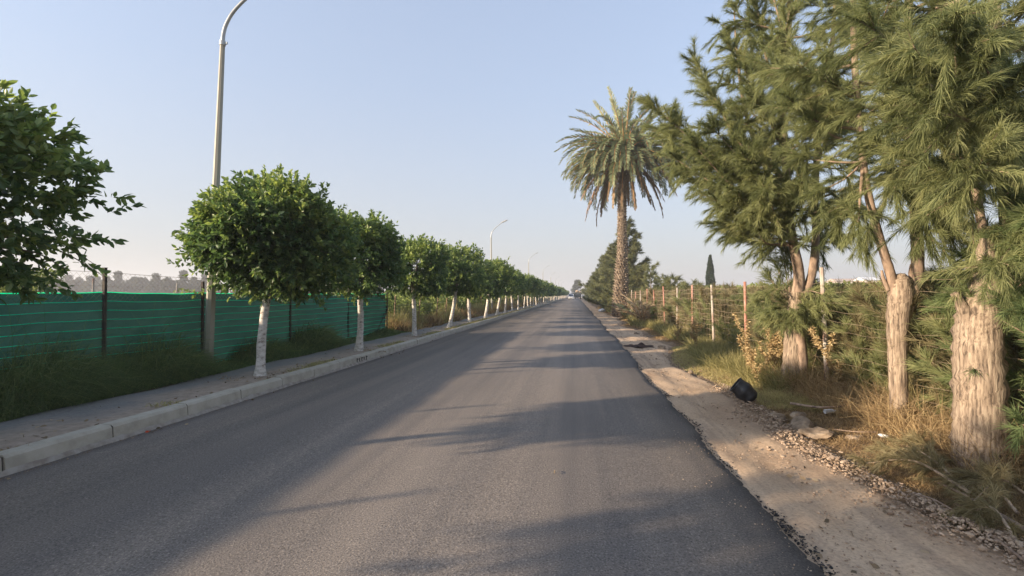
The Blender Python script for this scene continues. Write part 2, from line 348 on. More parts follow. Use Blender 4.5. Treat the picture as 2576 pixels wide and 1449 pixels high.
# ------------------------------------------------------------------ the setting: ground, road, pavement, kerb, shoulder
EDGE_L, EDGE_R = -5.02, 1.42
def shoulder_out(y): return 2.55 + .22 * np.sin(y * .37 + 1) + .18 * np.sin(y * .9) + np.where(y > 16, .15, 0)
def hnoise(x, y): return (np.sin(x * 3.1 + y * 1.7) + np.sin(x * 1.3 - y * 2.9 + 2) + np.sin(x * 6.2 + y * 5.1 + 4) * .6 + np.sin(x * 9.7 - y * 8.3) * .35)
def ground_z(x, y):
    x = np.asarray(x, float); y = np.asarray(y, float)
    z = -.10 + 0 * x
    right = np.clip((x - 2.5) / 1.2, 0, 1); z = z + right * (.05 + .035 * hnoise(x, y)) * np.clip(1.6 - abs(y) / 60, 0, 1)
    left = np.clip((-6.45 - x) / .15, 0, 1); z = z + left * (.22 + .02 * hnoise(x, y))
    return z
def sheet(name, xs, ys, zf, mat, kind='structure'):
    X, Y = np.meshgrid(xs, ys, indexing='ij'); Z = zf(X, Y); nx, ny = X.shape
    v = np.stack([X, Y, Z], -1).reshape(-1, 3); i, j = np.meshgrid(np.arange(nx - 1), np.arange(ny - 1), indexing='ij')
    a = (i * ny + j).ravel(); f = np.stack([a, a + ny, a + ny + 1, a + 1], -1)
    mb = MB(); mb.add(v, f); o = mb.build(name, mat, smooth=True); tag(o, kind=kind); return o
xs = np.unique(np.concatenate([np.linspace(-3000, -60, 10), np.linspace(-60, -8, 18), np.arange(-8, -6, .12), np.linspace(-6, 2.4, 6), np.arange(2.4, 9, .14), np.linspace(9, 60, 18), np.linspace(60, 3000, 10)]))
ys = np.unique(np.concatenate([np.linspace(-400, -12, 6), np.arange(-12, 1, 1.0), np.arange(1, 16, .14), np.arange(16, 50, .7), np.linspace(50, 200, 30), np.linspace(200, 4000, 12)]))
sheet('ground', xs, ys, ground_z, M['ground'])
# road with a ragged fresh asphalt edge on the right
ys = np.concatenate([np.linspace(-12, 1.5, 12), np.arange(1.56, 24, .06), np.linspace(24, 60, 120), np.linspace(61, 420, 100)])
r_ = np.random.default_rng(3); raw = r_.normal(size=len(ys)); 
wv = .035 * np.sin(ys * 1.1) + .045 * np.sin(ys * .43 + 1) + .022 * np.sin(ys * 3.3) + .012 * raw
er = EDGE_R + wv
X = np.stack([np.full_like(ys, EDGE_L - .1), np.full_like(ys, -1.8), er - .12, er - .02, er + .03 + .012 * np.roll(raw, 3)], 0)
Z = np.stack([np.full_like(ys, -.002), np.full_like(ys, .03), np.full_like(ys, .0), np.full_like(ys, -.012), np.full_like(ys, -.07)], 0)
v = np.stack([X, np.broadcast_to(ys, X.shape), Z], -1).reshape(-1, 3); ny = len(ys)
i, j = np.meshgrid(np.arange(4), np.arange(ny - 1), indexing='ij'); a = (i * ny + j).ravel()
mb = MB(); mb.add(v, np.stack([a, a + ny, a + ny + 1, a + 1], -1)); tag(mb.build('road', M['road'], smooth=True), kind='structure')
# dirt shoulder
ys = np.concatenate([np.linspace(-12, 1, 8), np.arange(1, 20, .1), np.linspace(20, 60, 60), np.linspace(62, 320, 40)])
us = np.linspace(0, 1, 22); Yg, U = np.meshgrid(ys, us, indexing='ij'); x1 = shoulder_out(Yg) + .12
X = 1.2 + (x1 - 1.2) * U
Z = -.045 + .008 * hnoise(X * 2, Yg * 1.4) - .07 * np.clip((U - .88) / .12, 0, 1) + .012 * np.sin(X * 9) * np.exp(-((U - .45) / .3) ** 2)
nx, ny = X.shape; i, j = np.meshgrid(np.arange(nx - 1), np.arange(ny - 1), indexing='ij'); a = (i * ny + j).ravel()
mb = MB(); mb.add(np.stack([X, Yg, Z], -1).reshape(-1, 3), np.stack([a, a + 1, a + ny + 1, a + ny], -1)); tag(mb.build('dirt_shoulder', M['shoulder'], smooth=True), kind='structure')
# pavement between kerb and fence
ys = np.concatenate([np.linspace(-12, 1, 8), np.arange(1, 24, .12), np.linspace(24, 420, 120)])
xs_ = np.linspace(0, 1, 16)
Yg, U = np.meshgrid(ys, xs_, indexing='ij'); xl = -6.62 + .06 * np.sin(Yg * 1.3) + .05 * np.sin(Yg * 3.1 + 1)
X = xl + (-5.19 - xl) * U; Z = .15 + .006 * hnoise(X, Yg) - .02 * (U > .93); Z = np.where(U < .01, .05, Z)
nx, ny = X.shape; i, j = np.meshgrid(np.arange(nx - 1), np.arange(ny - 1), indexing='ij'); a = (i * ny + j).ravel()
mb = MB(); mb.add(np.stack([X, Yg, Z], -1).reshape(-1, 3), np.stack([a, a + ny, a + ny + 1, a + 1], -1)); tag(mb.build('pavement', M['walk'], smooth=True), kind='structure')
# kerb of one-metre concrete stones, with joints and mortar haunching
mb = MB(); r_ = np.random.default_rng(5)
prof = np.array([[-5.02, -.06], [-5.035, .148], [-5.06, .176], [-5.185, .182], [-5.20, .05]])
y = -12.0 + .56
while y < 300:
    seg = 1.0 if y < 60 else 6.0
    dx, dz, tw = r_.normal(size=3) * [.004, .004, .003]
    a0 = np.array([[p[0] + dx - tw, y + .007, p[1] + dz] for p in prof]); a1 = np.array([[p[0] + dx + tw, y + seg - .007, p[1] + dz] for p in prof])
    n = len(prof); mb.add(np.vstack([a0, a1]), [[k, k + 1, n + k + 1, n + k] for k in range(n - 1)]); mb.add(a0, [list(range(n))]); mb.add(a1, [list(range(n))[::-1]])
    if y < 60: box(mb, (-5.18, y + seg - .008, -.05), (-5.045, y + seg + .008, .16), 1)
    y += seg
ys = np.arange(-6, 60, .07); n = len(ys); rr = r_.normal(size=(2, n)) * .006
v = np.stack([np.stack([np.full(n, -5.022), ys, .038 + rr[0] + .008 * np.sin(ys * 2)], -1), np.stack([-4.985 + rr[1] + .012 * np.sin(ys * 1.3), ys, np.full(n, -.004)], -1)], 0).reshape(-1, 3)
a = np.arange(n - 1); mb.add(v, np.stack([a, a + 1, a + 1 + n, a + n], -1), 2)
tag(mb.build('kerb', [M['kerb'], M['kerb_joint'], M['mortar']]), kind='structure')
# black stencil strokes on the kerb face
mb = MB()
for k in range(5):
    y0 = 10.35 + k * .12; box(mb, (-5.033, y0, .045), (-5.0255, y0 + .035, .135 - .01 * (k % 2)), 0)
    if k % 2 == 0: box(mb, (-5.033, y0 + .035, .10), (-5.0262, y0 + .085, .118), 0)
box(mb, (-5.033, 10.34, .03), (-5.0258, 10.88, .045), 0); o = mb.build('stencil_mark', M['post_dark']); tag(o, 'small faded black stencil strokes on the face of the pale kerb', 'marking')

# ------------------------------------------------------------------ left: street trees with whitewashed trunks
def ficus(rng, twigs, per, L, rx=1.25, ry=1.35, rz=1.0, zc=2.85, lean=(0, 0), limbs=4, hexa=True, fork=1.75, r0=.085, shoots=(), lobes=()):
    """trunk, crown meshes of one clipped street tree; origin at the foot"""
    tb = MB(); H = fork
    t = np.linspace(0, 1, 10)[:, None]
    bend = rng.normal(size=2) * .025
    pts = np.hstack([lean[0] * t + bend[0] * np.sin(t * 3.1), lean[1] * t + bend[1] * np.sin(t * 3.1), H * t - .04 * (1 - t)])
    rad = r0 * (1.0 - .22 * t[:, 0]); rad[0] *= 1.55; rad[1] *= 1.12
    tube(tb, pts, rad, 12, 0, wob=.05, rng=rng)
    top = pts[-1]; lb = MB()
    for k in range(limbs):
        a = 2 * np.pi * (k + rng.uniform(-.2, .2)) / limbs; e = top + [math.cos(a) * rx * .6, math.sin(a) * ry * .6, rng.uniform(.7, 1.2)]
        m = (top + e) / 2 + [0, 0, .12]; q = bez([top - [0, 0, .08], m, e], 5); tube(lb, q, np.linspace(r0 * .62, .018, len(q)), 7)
        for _ in range(3):
            s_ = q[rng.integers(3, len(q) - 1)]; e2 = s_ + rng.normal(size=3) * [.4, .4, .25] + [0, 0, .25]; tube(lb, [s_, (s_ + e2) / 2 + [0, 0, .04], e2], [.02, .014, .006], 5)
    cb = MB(); c0 = np.array([lean[0], lean[1], zc])
    nc = max(24, twigs // 17); cdir = nrm(rng.normal(size=(nc, 3))); own = rng.integers(0, nc, twigs)
    dirs = nrm(cdir[own] + rng.normal(size=(twigs, 3)) * .17); K = rng.normal(size=(7, 3)) * 2.2; ph = rng.uniform(0, 6, 7)
    lump = sum(np.sin(dirs @ K[i] + ph[i]) for i in range(7)) / 7
    q = 2.9; sup = (abs(dirs[:, 0]) ** q + abs(dirs[:, 1]) ** q + abs(dirs[:, 2]) ** q) ** (-1 / q)
    crr = rng.uniform(.84, 1.1, nc)[own]
    for ld, la, lk in lobes: crr = crr * (1 + la * np.exp(lk * (dirs @ nrm(np.array(ld, float)) - 1)))
    rr = sup * crr * (1 + .5 * lump) * np.where(rng.random(twigs) < .72, rng.uniform(.82, 1.02, twigs), rng.uniform(.35, .85, twigs))
    rr *= np.where(rng.random(twigs) < .035, rng.uniform(1.08, 1.26, twigs), 1)
    base = c0 + dirs * rr[:, None] * [rx, ry, rz]
    out = nrm(dirs + rng.normal(size=(twigs, 3)) * .45 + [0, 0, .25]); tl = rng.uniform(.14, .34, twigs) * (L / .085) ** .35
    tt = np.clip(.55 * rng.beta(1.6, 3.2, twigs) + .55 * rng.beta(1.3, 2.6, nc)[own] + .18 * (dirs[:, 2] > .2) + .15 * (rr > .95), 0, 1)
    u = rng.random((twigs, per)) ** .8
    p = base[:, None] + out[:, None] * (tl[:, None] * u)[..., None]
    rd = nrm(rng.normal(size=(twigs, per, 3))); d = nrm(out[:, None] * (.35 + .8 * u[..., None]) + rd * .9)
    tint = np.clip(tt[:, None] + rng.normal(size=(twigs, per)) * .12, 0, 1)
    sz = L * rng.uniform(.65, 1.2, twigs * per)
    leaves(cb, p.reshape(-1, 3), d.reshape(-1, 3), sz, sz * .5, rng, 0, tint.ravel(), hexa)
    sh = list(shoots)
    for _ in range(14 if hexa else 0):
        dd = nrm(rng.normal(size=3) + [0, 0, .1]); b0 = c0 + dd * [rx, ry, rz] * .9; sh.append((b0, b0 + dd * rng.uniform(.25, .5) + [0, 0, rng.uniform(-.1, .2)]))
    for a_, b_ in sh:
        a_ = np.asarray(a_, float); b_ = np.asarray(b_, float); q = bez([a_, (a_ + b_) / 2 + [0, 0, .05], b_], 6); q0 = bez([top, (top + a_) / 2 + [0, 0, .1], a_], 5); tube(lb, np.vstack([q0[:-1], q]), np.linspace(.016, .003, len(q0) + len(q) - 1), 5)
        m = 30; t = np.sort(rng.random(m)) ** .8; P_ = np.stack([np.interp(t, np.linspace(0, 1, len(q)), q[:, i]) for i in range(3)], -1)
        leaves(cb, P_ + rng.normal(size=(m, 3)) * .015, nrm(b_ - a_) * .6 + rng.normal(size=(m, 3)) * .6, L * rng.uniform(.7, 1.1, m), L * .5, rng, 0, rng.uniform(.2, .8, m), hexa)
    return tb, lb, cb
GTREE = 'whitewashed street trees along the left kerb'
def street_tree(loc, args, label, seed):
    rng = np.random.default_rng(seed); r = thing('street_tree', loc, label, 'tree', GTREE)
    tb, lb, cb = ficus(rng, **args)
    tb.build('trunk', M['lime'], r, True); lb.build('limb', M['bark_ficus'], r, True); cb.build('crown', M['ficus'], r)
    return r
near = [
    (-5.63, 2.95, dict(twigs=2300, per=15, L=.085, rx=.98, ry=.84, rz=.68, zc=2.38, lobes=[((.3, .8, -.4), .16, 6)], shoots=[((.5, .8, 2.0), (.6, 1.5, 1.66)), ((.55, .7, 2.1), (.62, 1.35, 1.8)), ((.5, .7, 2.3), (.55, 1.25, 2.0)), ((.4, .8, 1.9), (.45, 1.1, 1.66)), ((.3, .8, 1.8), (.3, 1.0, 1.6)), ((.5, .7, 1.9), (.6, 1.1, 1.72))]), 'big dark street tree cut off by the left edge of the photo'),
    (-5.63, 7.82, dict(twigs=3300, per=15, L=.09, rx=1.0, ry=.95, rz=.84, zc=2.52, lean=(.03, .22), r0=.08, lobes=[((-1, -.1, -.05), .3, 9), ((.1, .1, 1), .42, 22), ((-.7, -.1, .75), -.08, 8), ((.6, .2, -.7), .2, 8), ((-.5, -.5, -.7), .15, 8)]), 'largest full street tree on a tall whitewashed trunk, beside the near lamp post'),
    (-5.63, 11.68, dict(twigs=2500, per=14, L=.092, rx=1.05, ry=1.15, rz=.82, zc=2.5, lean=(0, .05), lobes=[((-.8, -.4, .4), .2, 8), ((.3, 0, -1), .3, 10)], r0=.09, fork=1.5), 'street tree with a see-through gap in its crown, in front of the green net'),
    (-5.75, 16.3, dict(twigs=2000, per=13, L=.1, rx=1.25, ry=1.3, rz=.82, zc=2.5, lean=(-.05, 0), r0=.08), 'yellowish street tree just past the end of the green net fence'),
    (-5.65, 20.6, dict(twigs=1400, per=13, L=.11, rx=1.1, ry=1.15, rz=.85, zc=2.5, lean=(.3, .1), r0=.085), 'street tree with tufted top and right-leaning trunk, second past the green net'),
    (-5.65, 24.7, dict(twigs=1400, per=13, L=.11, rx=1.15, ry=1.25, rz=.8, zc=2.45, lean=(-.08, 0), r0=.09), 'street tree on a forked upright white trunk, third past the green net'),
    (-5.65, 29.0, dict(twigs=1200, per=13, L=.12, rx=1.15, ry=1.25, rz=.78, zc=2.42, lean=(.25, 0), r0=.1), 'street tree with thick white trunk curving right, below the second lamp post'),
    (-5.65, 33.2, dict(twigs=1000, per=12, L=.13, rx=1.15, ry=1.25, rz=.78, zc=2.42, lean=(.35, 0), r0=.09), 'street tree on a thin strongly slanted white trunk, just past the second lamp post')]
for k, (x, y, a, lab) in enumerate(near): street_tree((x, y, .13), a, lab, 100 + k)
for k, y in enumerate((-.7, -4.9)):
    street_tree((-5.63, y, .13), dict(twigs=420, per=9, L=.12, rz=.6, zc=2.3, ry=.95), ('whitewashed street tree level with the viewer, outside the left edge of the photo', 'whitewashed street tree some metres behind the viewer, outside the photo')[k], 150 + k)
mids = []; ordn = ['ninth', 'tenth', 'eleventh', 'twelfth', 'thirteenth', 'fourteenth', 'fifteenth', 'sixteenth']
ym = [37.2, 41.6, 46.0, 50.3, 54.4, 58.8, 63.2, 67.5]
for k in range(3):
    mids.append(street_tree((-5.65, ym[k], .13), dict(twigs=900, per=11, L=.15, lean=((.15, -.12, .02)[k], .05), rx=1.15, ry=1.35, rz=.8, zc=2.45, hexa=False), 'small %s street tree of the row counted from the left edge of the photo' % ordn[k], 170 + k))
for k in range(3, 8):
    copy_thing(mids[k % 3], (-5.65 + .1 * math.sin(k * 5), ym[k], .13), k * 1.9, (.98 + .06 * math.sin(k * 3), 1, 1 + .06 * math.sin(k * 2.2)), 'small %s street tree of the row counted from the left edge of the photo' % ordn[k])
far0 = []
y = 71.8; k = 0; FARL = 'tiny far-off street tree of the left row, dwindling toward the parked vehicles'
while y < 262:
    if k < 2:
        far0.append(street_tree((-5.65, y, .13), dict(twigs=420, per=9, L=.24, rx=1.2, ry=1.5, rz=.82, zc=2.45, hexa=False, limbs=3), FARL, 190 + k))
    else:
        copy_thing(far0[k % 2], (-5.65 + .12 * math.sin(k * 7), y, .13), k * 2.3, (1, 1, 1 + .07 * math.sin(k * 2.9)), FARL)
    y += 4.25 + .3 * math.sin(k * 3.7); k += 1

# ------------------------------------------------------------------ street lamps
def lamp(loc, label, lean=0.0, src=None):
    r = thing('street_lamp', loc, label, 'street lamp', 'street lamps behind the left pavement')
    mb = MB(); tube(mb, [[0, 0, -.1], [0, 0, 6.31]], [.09, .043], 8); mb.build('pole', M['pole'], r)
    mb = MB(); tube(mb, [[0, 0, 6.27], [0, 0, 6.35]], [.056, .056], 12); box(mb, (.045, -.015, 6.29), (.10, .015, 6.33)); mb.build('collar', M['steel'], r)
    mb = MB(); q = bez([[0, 0, 6.33], [.01, 0, 6.5], [.06, 0, 6.68], [.19, 0, 6.90], [.42, 0, 7.13], [.9, 0, 7.5]], 8); tube(mb, q, np.linspace(.038, .027, len(q)), 10); mb.build('arm', M['steel'], r, True)
    h = MB(); prof = [(.86, .045, .03), (.98, .085, .05), (1.25, .105, .06), (1.42, .08, .03)]
    v = []
    for t, wd, th in prof:
        zc = 7.5 + (t - .9) * .42
        v += [[t, -wd, zc - th * .3], [t, wd, zc - th * .3], [t - th * .3, wd * .8, zc + th], [t - th * .3, -wd * .8, zc + th]]
    n = len(prof); f = []
    for a in range(n - 1):
        for b_ in range(4): f.append([a * 4 + b_, a * 4 + (b_ + 1) % 4, (a + 1) * 4 + (b_ + 1) % 4, (a + 1) * 4 + b_])
    f += [[3, 2, 1, 0], [(n - 1) * 4 + i for i in range(4)]]; h.add(v, f); hd = h.build('lamp_head', M['lampbody'], r)
    g = MB(); g.add([[1.02, -.07, 7.519], [1.02, .07, 7.519], [1.36, .07, 7.665], [1.36, -.07, 7.665]], [[0, 1, 2, 3]]); g.build('lens', M['lampglass'], hd)
    r.rotation_euler = (0, lean, 0)
    return r
l0 = lamp((-7.02, 8.22, .16), 'nearest street lamp, its arm cut off by the top edge of the photo', R(2.3))
lab = ['second street lamp, standing clear above the row of small trees', 'third street lamp, half the height of the second in the photo', 'fourth street lamp, thin and pale above the trees', 'fifth street lamp, very thin above the far trees',
       'sixth street lamp, a faint line above the far trees', 'seventh street lamp, barely visible near the end of the row', 'eighth street lamp, faintest one still seen over the tree row']
for k in range(7):
    c = copy_thing(l0, (-7.05, 39.2 + 30.6 * k, .16), 0, 1, lab[k]); c.rotation_euler = (0, R((-.7, .3, .2, 0, .3, -.2, 0)[k]), 0)

# ------------------------------------------------------------------ left: fence with green shade net
FX = -7.35; PY = [-5.6, -2.6, .4, 3.4, 6.44, 8.39, 11.27, 14.39, 17.53]; PH = [1.95, 1.95, 1.95, 1.95, 2.02, 1.86, 1.86, 1.85, 1.72]
fe = thing('net_fence', (FX, 6, .12), 'fence hung with dark green shade net and bright green cords, on the left', 'fence')
def nety(y): return FX + .035 * np.sin(y * 1.9) + .02 * np.sin(y * 5.3)
def nettop(y):
    s_ = np.interp(y, PY, [0.0] * len(PY)); a = np.searchsorted(PY, y).clip(1, len(PY) - 1); lo = np.array(PY)[a - 1]; hi = np.array(PY)[a]; t = (y - lo) / (hi - lo)
    return 1.64 - .018 * np.sin(np.pi * np.clip(t, 0, 1)) + .004 * np.sin(y * 7)
ys = np.arange(-5.6, 17.54, .09); zs = np.linspace(0, 1, 18); Yg, U = np.meshgrid(ys, zs, indexing='ij'); T = nettop(Yg)
X = nety(Yg) + .018 * np.sin(U * 9 + Yg * 2.3) + .01 * np.sin(U * 25 + Yg * .7); Z = .12 + (T - .12) * U
nx, ny = X.shape; i, j = np.meshgrid(np.arange(nx - 1), np.arange(ny - 1), indexing='ij'); a = (i * ny + j).ravel()
off = np.array([FX, 6, .12])
mb = MB(); mb.add(np.stack([X, Yg, Z], -1).reshape(-1, 3) - off, np.stack([a, a + ny, a + ny + 1, a + 1], -1)); mb.build('shade_net', M['net'], fe, True)
for k in range(11):
    fr = 1 - k * .139 / 1.5
    if fr < .05: break
    z = .12 + (nettop(ys) - .12) * fr + .003 * np.sin(ys * 3 + k); mb = MB()
    tube(mb, np.stack([nety(ys) + .045, ys, z], -1) - off, .0052 if k else .007, 4, tint=.5); mb.build('cord', M['string'], fe)
for y, h in zip(PY, PH):
    mb = MB(); box(mb, (FX + .04, y - .022, 0), (FX + .08, y + .022, h)); box(mb, (FX + .037, y - .026, h), (FX + .084, y + .026, h + .008))
    for q in mb.v: q -= off
    mb.build('post', M['post_dark'] if y > 16 or y < 5 else M['post_dark'], fe)
mb = MB()      # chain link showing above the net
s_ = .085
for y in np.arange(-5.6, 17.5, s_):
    for sg in (1, -1):
        y0, z0 = y, (1.5 if sg > 0 else 1.94); 
        y1 = y + .44; z1 = z0 + sg * .44
        if y1 > 17.5: continue
        tube(mb, np.array([[FX + .02, y0, z0], [FX + .02, y1, z1]]) - off, .0015, 3, cap=False)
for z in (1.94,): tube(mb, np.stack([np.full(80, FX + .02), np.linspace(-5.6, 17.5, 80), z + .015 * np.sin(np.linspace(0, 40, 80))], -1) - off, .003, 4)
mb.build('wire_mesh', M['wire'], fe)
mb = MB(); tube(mb, np.array([[FX + .06, 16.5, .15], [FX + .06, 17.48, 1.0]]) - off, .018, 6); mb.build('brace', M['post_dark'], fe)
# rough wire fences: left beyond the net, left far behind it, and the right-hand one
def wire_fence(name_lab, x, posts, wires, mat, zbase=0.0, rng=None, tall=None, lean=.03, rad=.03, mesh_from=None, wirer=.0022):
    rng = rng or np.random.default_rng(11)
    r = thing('wire_fence', (x, posts[0][0], zbase), name_lab, 'fence'); off = np.array([x, posts[0][0], zbase])
    for y, h, m in posts:
        lx, ly = rng.normal(size=2) * lean; mb = MB()
        tube(mb, np.array([[x, y, zbase - .15], [x + lx * h * .5, y + ly * h * .5, zbase + h * .5], [x + lx * h, y + ly * h, zbase + h]]) - off, [rad, rad * .97, rad * .93], 8); mb.build('post', M[m], r)
    ya, yb = posts[0][0], posts[-1][0]; yy = np.concatenate([np.arange(ya, min(yb, 30), .12), np.arange(30, yb, .8)]) if yb > 30 else np.arange(ya, yb, .12)
    py = np.array([p[0] for p in posts]); 
    mb = MB()
    for z in wires:
        a = np.searchsorted(py, yy).clip(1, len(py) - 1); t = (yy - py[a - 1]) / (py[a] - py[a - 1])
        zz = zbase + z - .03 * np.sin(np.pi * t) * (1 + .6 * math.sin(z * 17)) + .008 * np.sin(yy * 8 + z * 9) + .012 * np.sin(yy * 1.7 + z * 31)
        tube(mb, np.stack([x - rad + .01 * np.sin(yy * 5 + z * 7), yy, zz], -1) - off, wirer * np.clip(yy / 9, .8, 3.5), 3, cap=False)
    mb.build('wire', M['wire'], r)
    if mesh_from is not None:
        mb = MB(); y = 13.0
        while y < yb:
            yy2 = y + rng.normal() * .01; tube(mb, np.array([[x - rad, yy2, zbase + wires[-1]], [x - rad + .01, yy2 + rng.normal() * .02, zbase + .9], [x - rad, yy2 + rng.normal() * .02, zbase + wires[0]]]) - off, wirer * .5 * min(max(y / 9, .8), 3), 3, cap=False)
            y += .3 if y < 30 else .6
        mb.build('vertical_wire', M['wire'], r)
    return r
rg = np.random.default_rng(12)
wire_fence('rough fence of leaning wooden posts and wire past the end of the green net', -7.45, [(18.6 + 2.6 * k + rg.normal() * .4, 1.75 + rg.normal() * .1, 'post_wood') for k in range(26)], (1.5, 1.1, .7, .35), 'wood', .1, rg, lean=.07, rad=.028)
wire_fence('distant fence of pale posts in the field behind the green net', -15.5, [(4 + 3.1 * k, 1.95 + rg.normal() * .08, 'post_grey') for k in range(14)], (1.8, 1.3, .8), 'g', .1, rg, lean=.04, rad=.03)
RX = 4.05
rp = [(1.3, 1.8, 'post_grey'), (4.88, 1.75, 'post_grey'), (8.33, 2.1, 'post_grey'), (12.02, 1.97, 'post_red'), (14.71, 1.95, 'post_grey'), (17.33, 2.0, 'post_red'), (19.91, 1.95, 'post_grey'), (22.5, 2.05, 'post_red'), (25.2, 1.9, 'post_red'), (28.0, 2.0, 'post_red')]
rp += [(30.8 + 2.8 * k, 1.95 + .08 * math.sin(k * 4), ('post_grey', 'post_red')[k % 2]) for k in range(22)]
wire_fence('wire mesh fence on pink and grey posts along the right verge', RX, rp, [.15 + .155 * k for k in range(12)], 'r', -.05, np.random.default_rng(4), lean=.022, rad=.036, mesh_from=1, wirer=.0022)

# ------------------------------------------------------------------ palm
def palm():
    rng = np.random.default_rng(21); base = np.array([3.2, 36.7, -.05])
    r = thing('palm_tree', base, 'tall date palm with grey-green crown and rough trunk right of the road', 'palm')
    H = 12.2; zz = np.linspace(0, H, 60); cx = .35 * np.sin(zz / H * 2.2) - .22 * np.sin(zz / H * 5)
    cx = .48 * (zz / H) + .08 * np.sin(zz / H * 6.0)
    def axis(z): return np.stack([np.interp(z, zz, cx), 0 * z, z], -1)
    def rad(z): return np.interp(z, [0, .6, 1.5, 3.2, 4.6, 7, 12.2], [.58, .53, .52, .47, .35, .30, .31])
    tr = MB(); tube(tr, axis(zz), rad(zz) * .93, 20, 0, wob=.03, rng=rng)
    z = .15; k = 0
    while z < H - .1:
        n = 15; R0 = rad(z); c = axis(np.array([z]))[0]
        for j in range(n):
            a = 2 * np.pi * (j + .5 * (k % 2)) / n + rng.normal() * .03; ca, sa = math.cos(a), math.sin(a); o_ = np.array([ca, sa, 0]); t_ = np.array([-sa, ca, 0])
            wd = R0 * .19 * rng.uniform(.8, 1.15); out = rng.uniform(.09, .15) * (1.3 if z < 4.4 else .9); hh = rng.uniform(.07, .12)
            p = c + o_ * R0 * .92; q = p + o_ * out + [0, 0, hh]
            v = [p - t_ * wd - [0, 0, .09], p + t_ * wd - [0, 0, .09], q + t_ * wd * .75, q - t_ * wd * .75, p - t_ * wd * .8 + [0, 0, hh + .01], p + t_ * wd * .8 + [0, 0, hh + .01]]
            tr.add(v, [[0, 1, 2, 3], [3, 2, 5, 4]], 1); tr.add(v, [[0, 3, 4], [1, 5, 2]], 1)
        z += .2; k += 1
    tr.build('trunk', [M['palm_core'], M['palm_trunk']], r)
    top = axis(np.array([H]))[0]
    def frond(mbl, mbr, az, el, L, bendd, tintb, twist=0., dead=False, lfl=.6):
        """rachis arcs from elevation el downward by bendd over its length"""
        n = 22; t = np.linspace(0, 1, n); e = el - bendd * t ** 1.25
        st = np.stack([np.cos(e) * math.cos(az), np.cos(e) * math.sin(az), np.sin(e)], -1) * (L / (n - 1))
        st[:, 0] += twist * t * L / n
        p = top + np.array([math.cos(az) * .25, math.sin(az) * .25, rng.uniform(-.5, .35)]) + np.vstack([[0, 0, 0], np.cumsum(st[:-1], 0)])
        tube(mbr, p, np.linspace(.05, .008, n), 4, tint=.5)
        m = 46; ts = np.linspace(.16, .995, m); P_ = np.stack([np.interp(ts, t, p[:, i]) for i in range(3)], -1)
        D = nrm(np.stack([np.interp(ts, t, np.gradient(p[:, i])) for i in range(3)], -1)); S = nrm(np.cross(D, [0, 0, 1.0]) + 1e-4); U = np.cross(S, D)
        for sg in (1, -1):
            if dead: d = D * .8 + S * sg * .35 + rng.normal(size=(m, 3)) * .18 + [0, 0, -.6]
            else: d = D * .78 + S * sg * .62 + U * .30 + rng.normal(size=(m, 3)) * .13
            ll = lfl * np.sin(np.pi * (.14 + .80 * ts)) ** .6 * rng.uniform(.85, 1.1, m)
            pj = P_ + S * sg * .01; dn = nrm(d); tip = pj + dn * ll[:, None] + np.array([0, 0, -.22]) * ll[:, None] * rng.uniform(.3, 1.2, (m, 1))
            md = pj + dn * ll[:, None] * .5; wv = nrm(np.cross(dn, U + rng.normal(size=(m, 3)) * .25)) * .036
            v = np.stack([pj - wv * .5, pj + wv * .5, md + wv, tip, md - wv], 1); i = np.arange(m)[:, None] * 5
            tn = np.clip(tintb + rng.normal(size=m) * .12, 0, 1)
            mbl.add(v.reshape(-1, 3), np.hstack([i, i + 1, i + 2, i + 3, i + 4]), 0, tn)
    mats = [M['frond'], M['petiole']]
    fronds = []
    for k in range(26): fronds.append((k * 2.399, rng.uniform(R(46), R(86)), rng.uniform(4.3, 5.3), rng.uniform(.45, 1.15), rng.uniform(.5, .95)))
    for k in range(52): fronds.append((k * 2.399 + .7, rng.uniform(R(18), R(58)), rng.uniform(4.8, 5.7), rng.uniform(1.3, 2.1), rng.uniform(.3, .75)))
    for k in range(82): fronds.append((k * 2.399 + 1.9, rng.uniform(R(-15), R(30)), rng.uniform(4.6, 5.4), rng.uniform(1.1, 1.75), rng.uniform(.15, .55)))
    for az, el, L, b_, tn in fronds:
        a_ = MB(); rr = MB(); frond(a_, rr, az, el, L, b_, tn)
        for f_, m_, t_ in rr.blocks: a_.blocks.append((f_ + a_.n, 1, t_))
        a_.v += rr.v; a_.n += rr.n; a_.build('frond', mats, r)
    for k in range(26):
        a_ = MB(); rr = MB(); frond(a_, rr, k * 2.399 + .3, rng.uniform(R(-50), R(-15)), rng.uniform(4.0, 5.6), rng.uniform(.5, .95), rng.uniform(.2, .8), dead=True, lfl=.42)
        for f_, m_, t_ in rr.blocks: a_.blocks.append((f_ + a_.n, 1, t_))
        a_.v += rr.v; a_.n += rr.n; a_.build('dead_frond', [M['dead'], M['petiole']], r)
    tuft = MB()     # dense fibrous heart of petiole stubs
    n = 900; az = rng.uniform(0, 2 * np.pi, n); d = np.stack([np.cos(az), np.sin(az), rng.uniform(-.5, 1.6, n)], -1)
    needles(tuft, top + np.stack([np.cos(az) * .3, np.sin(az) * .3, rng.uniform(-1.2, .5, n)], -1), d, rng.uniform(.4, 1.1, n), .05, rng, 0, rng.uniform(.2, 1, n), .1); tuft.build('crown_heart', M['petiole'], r)
palm()
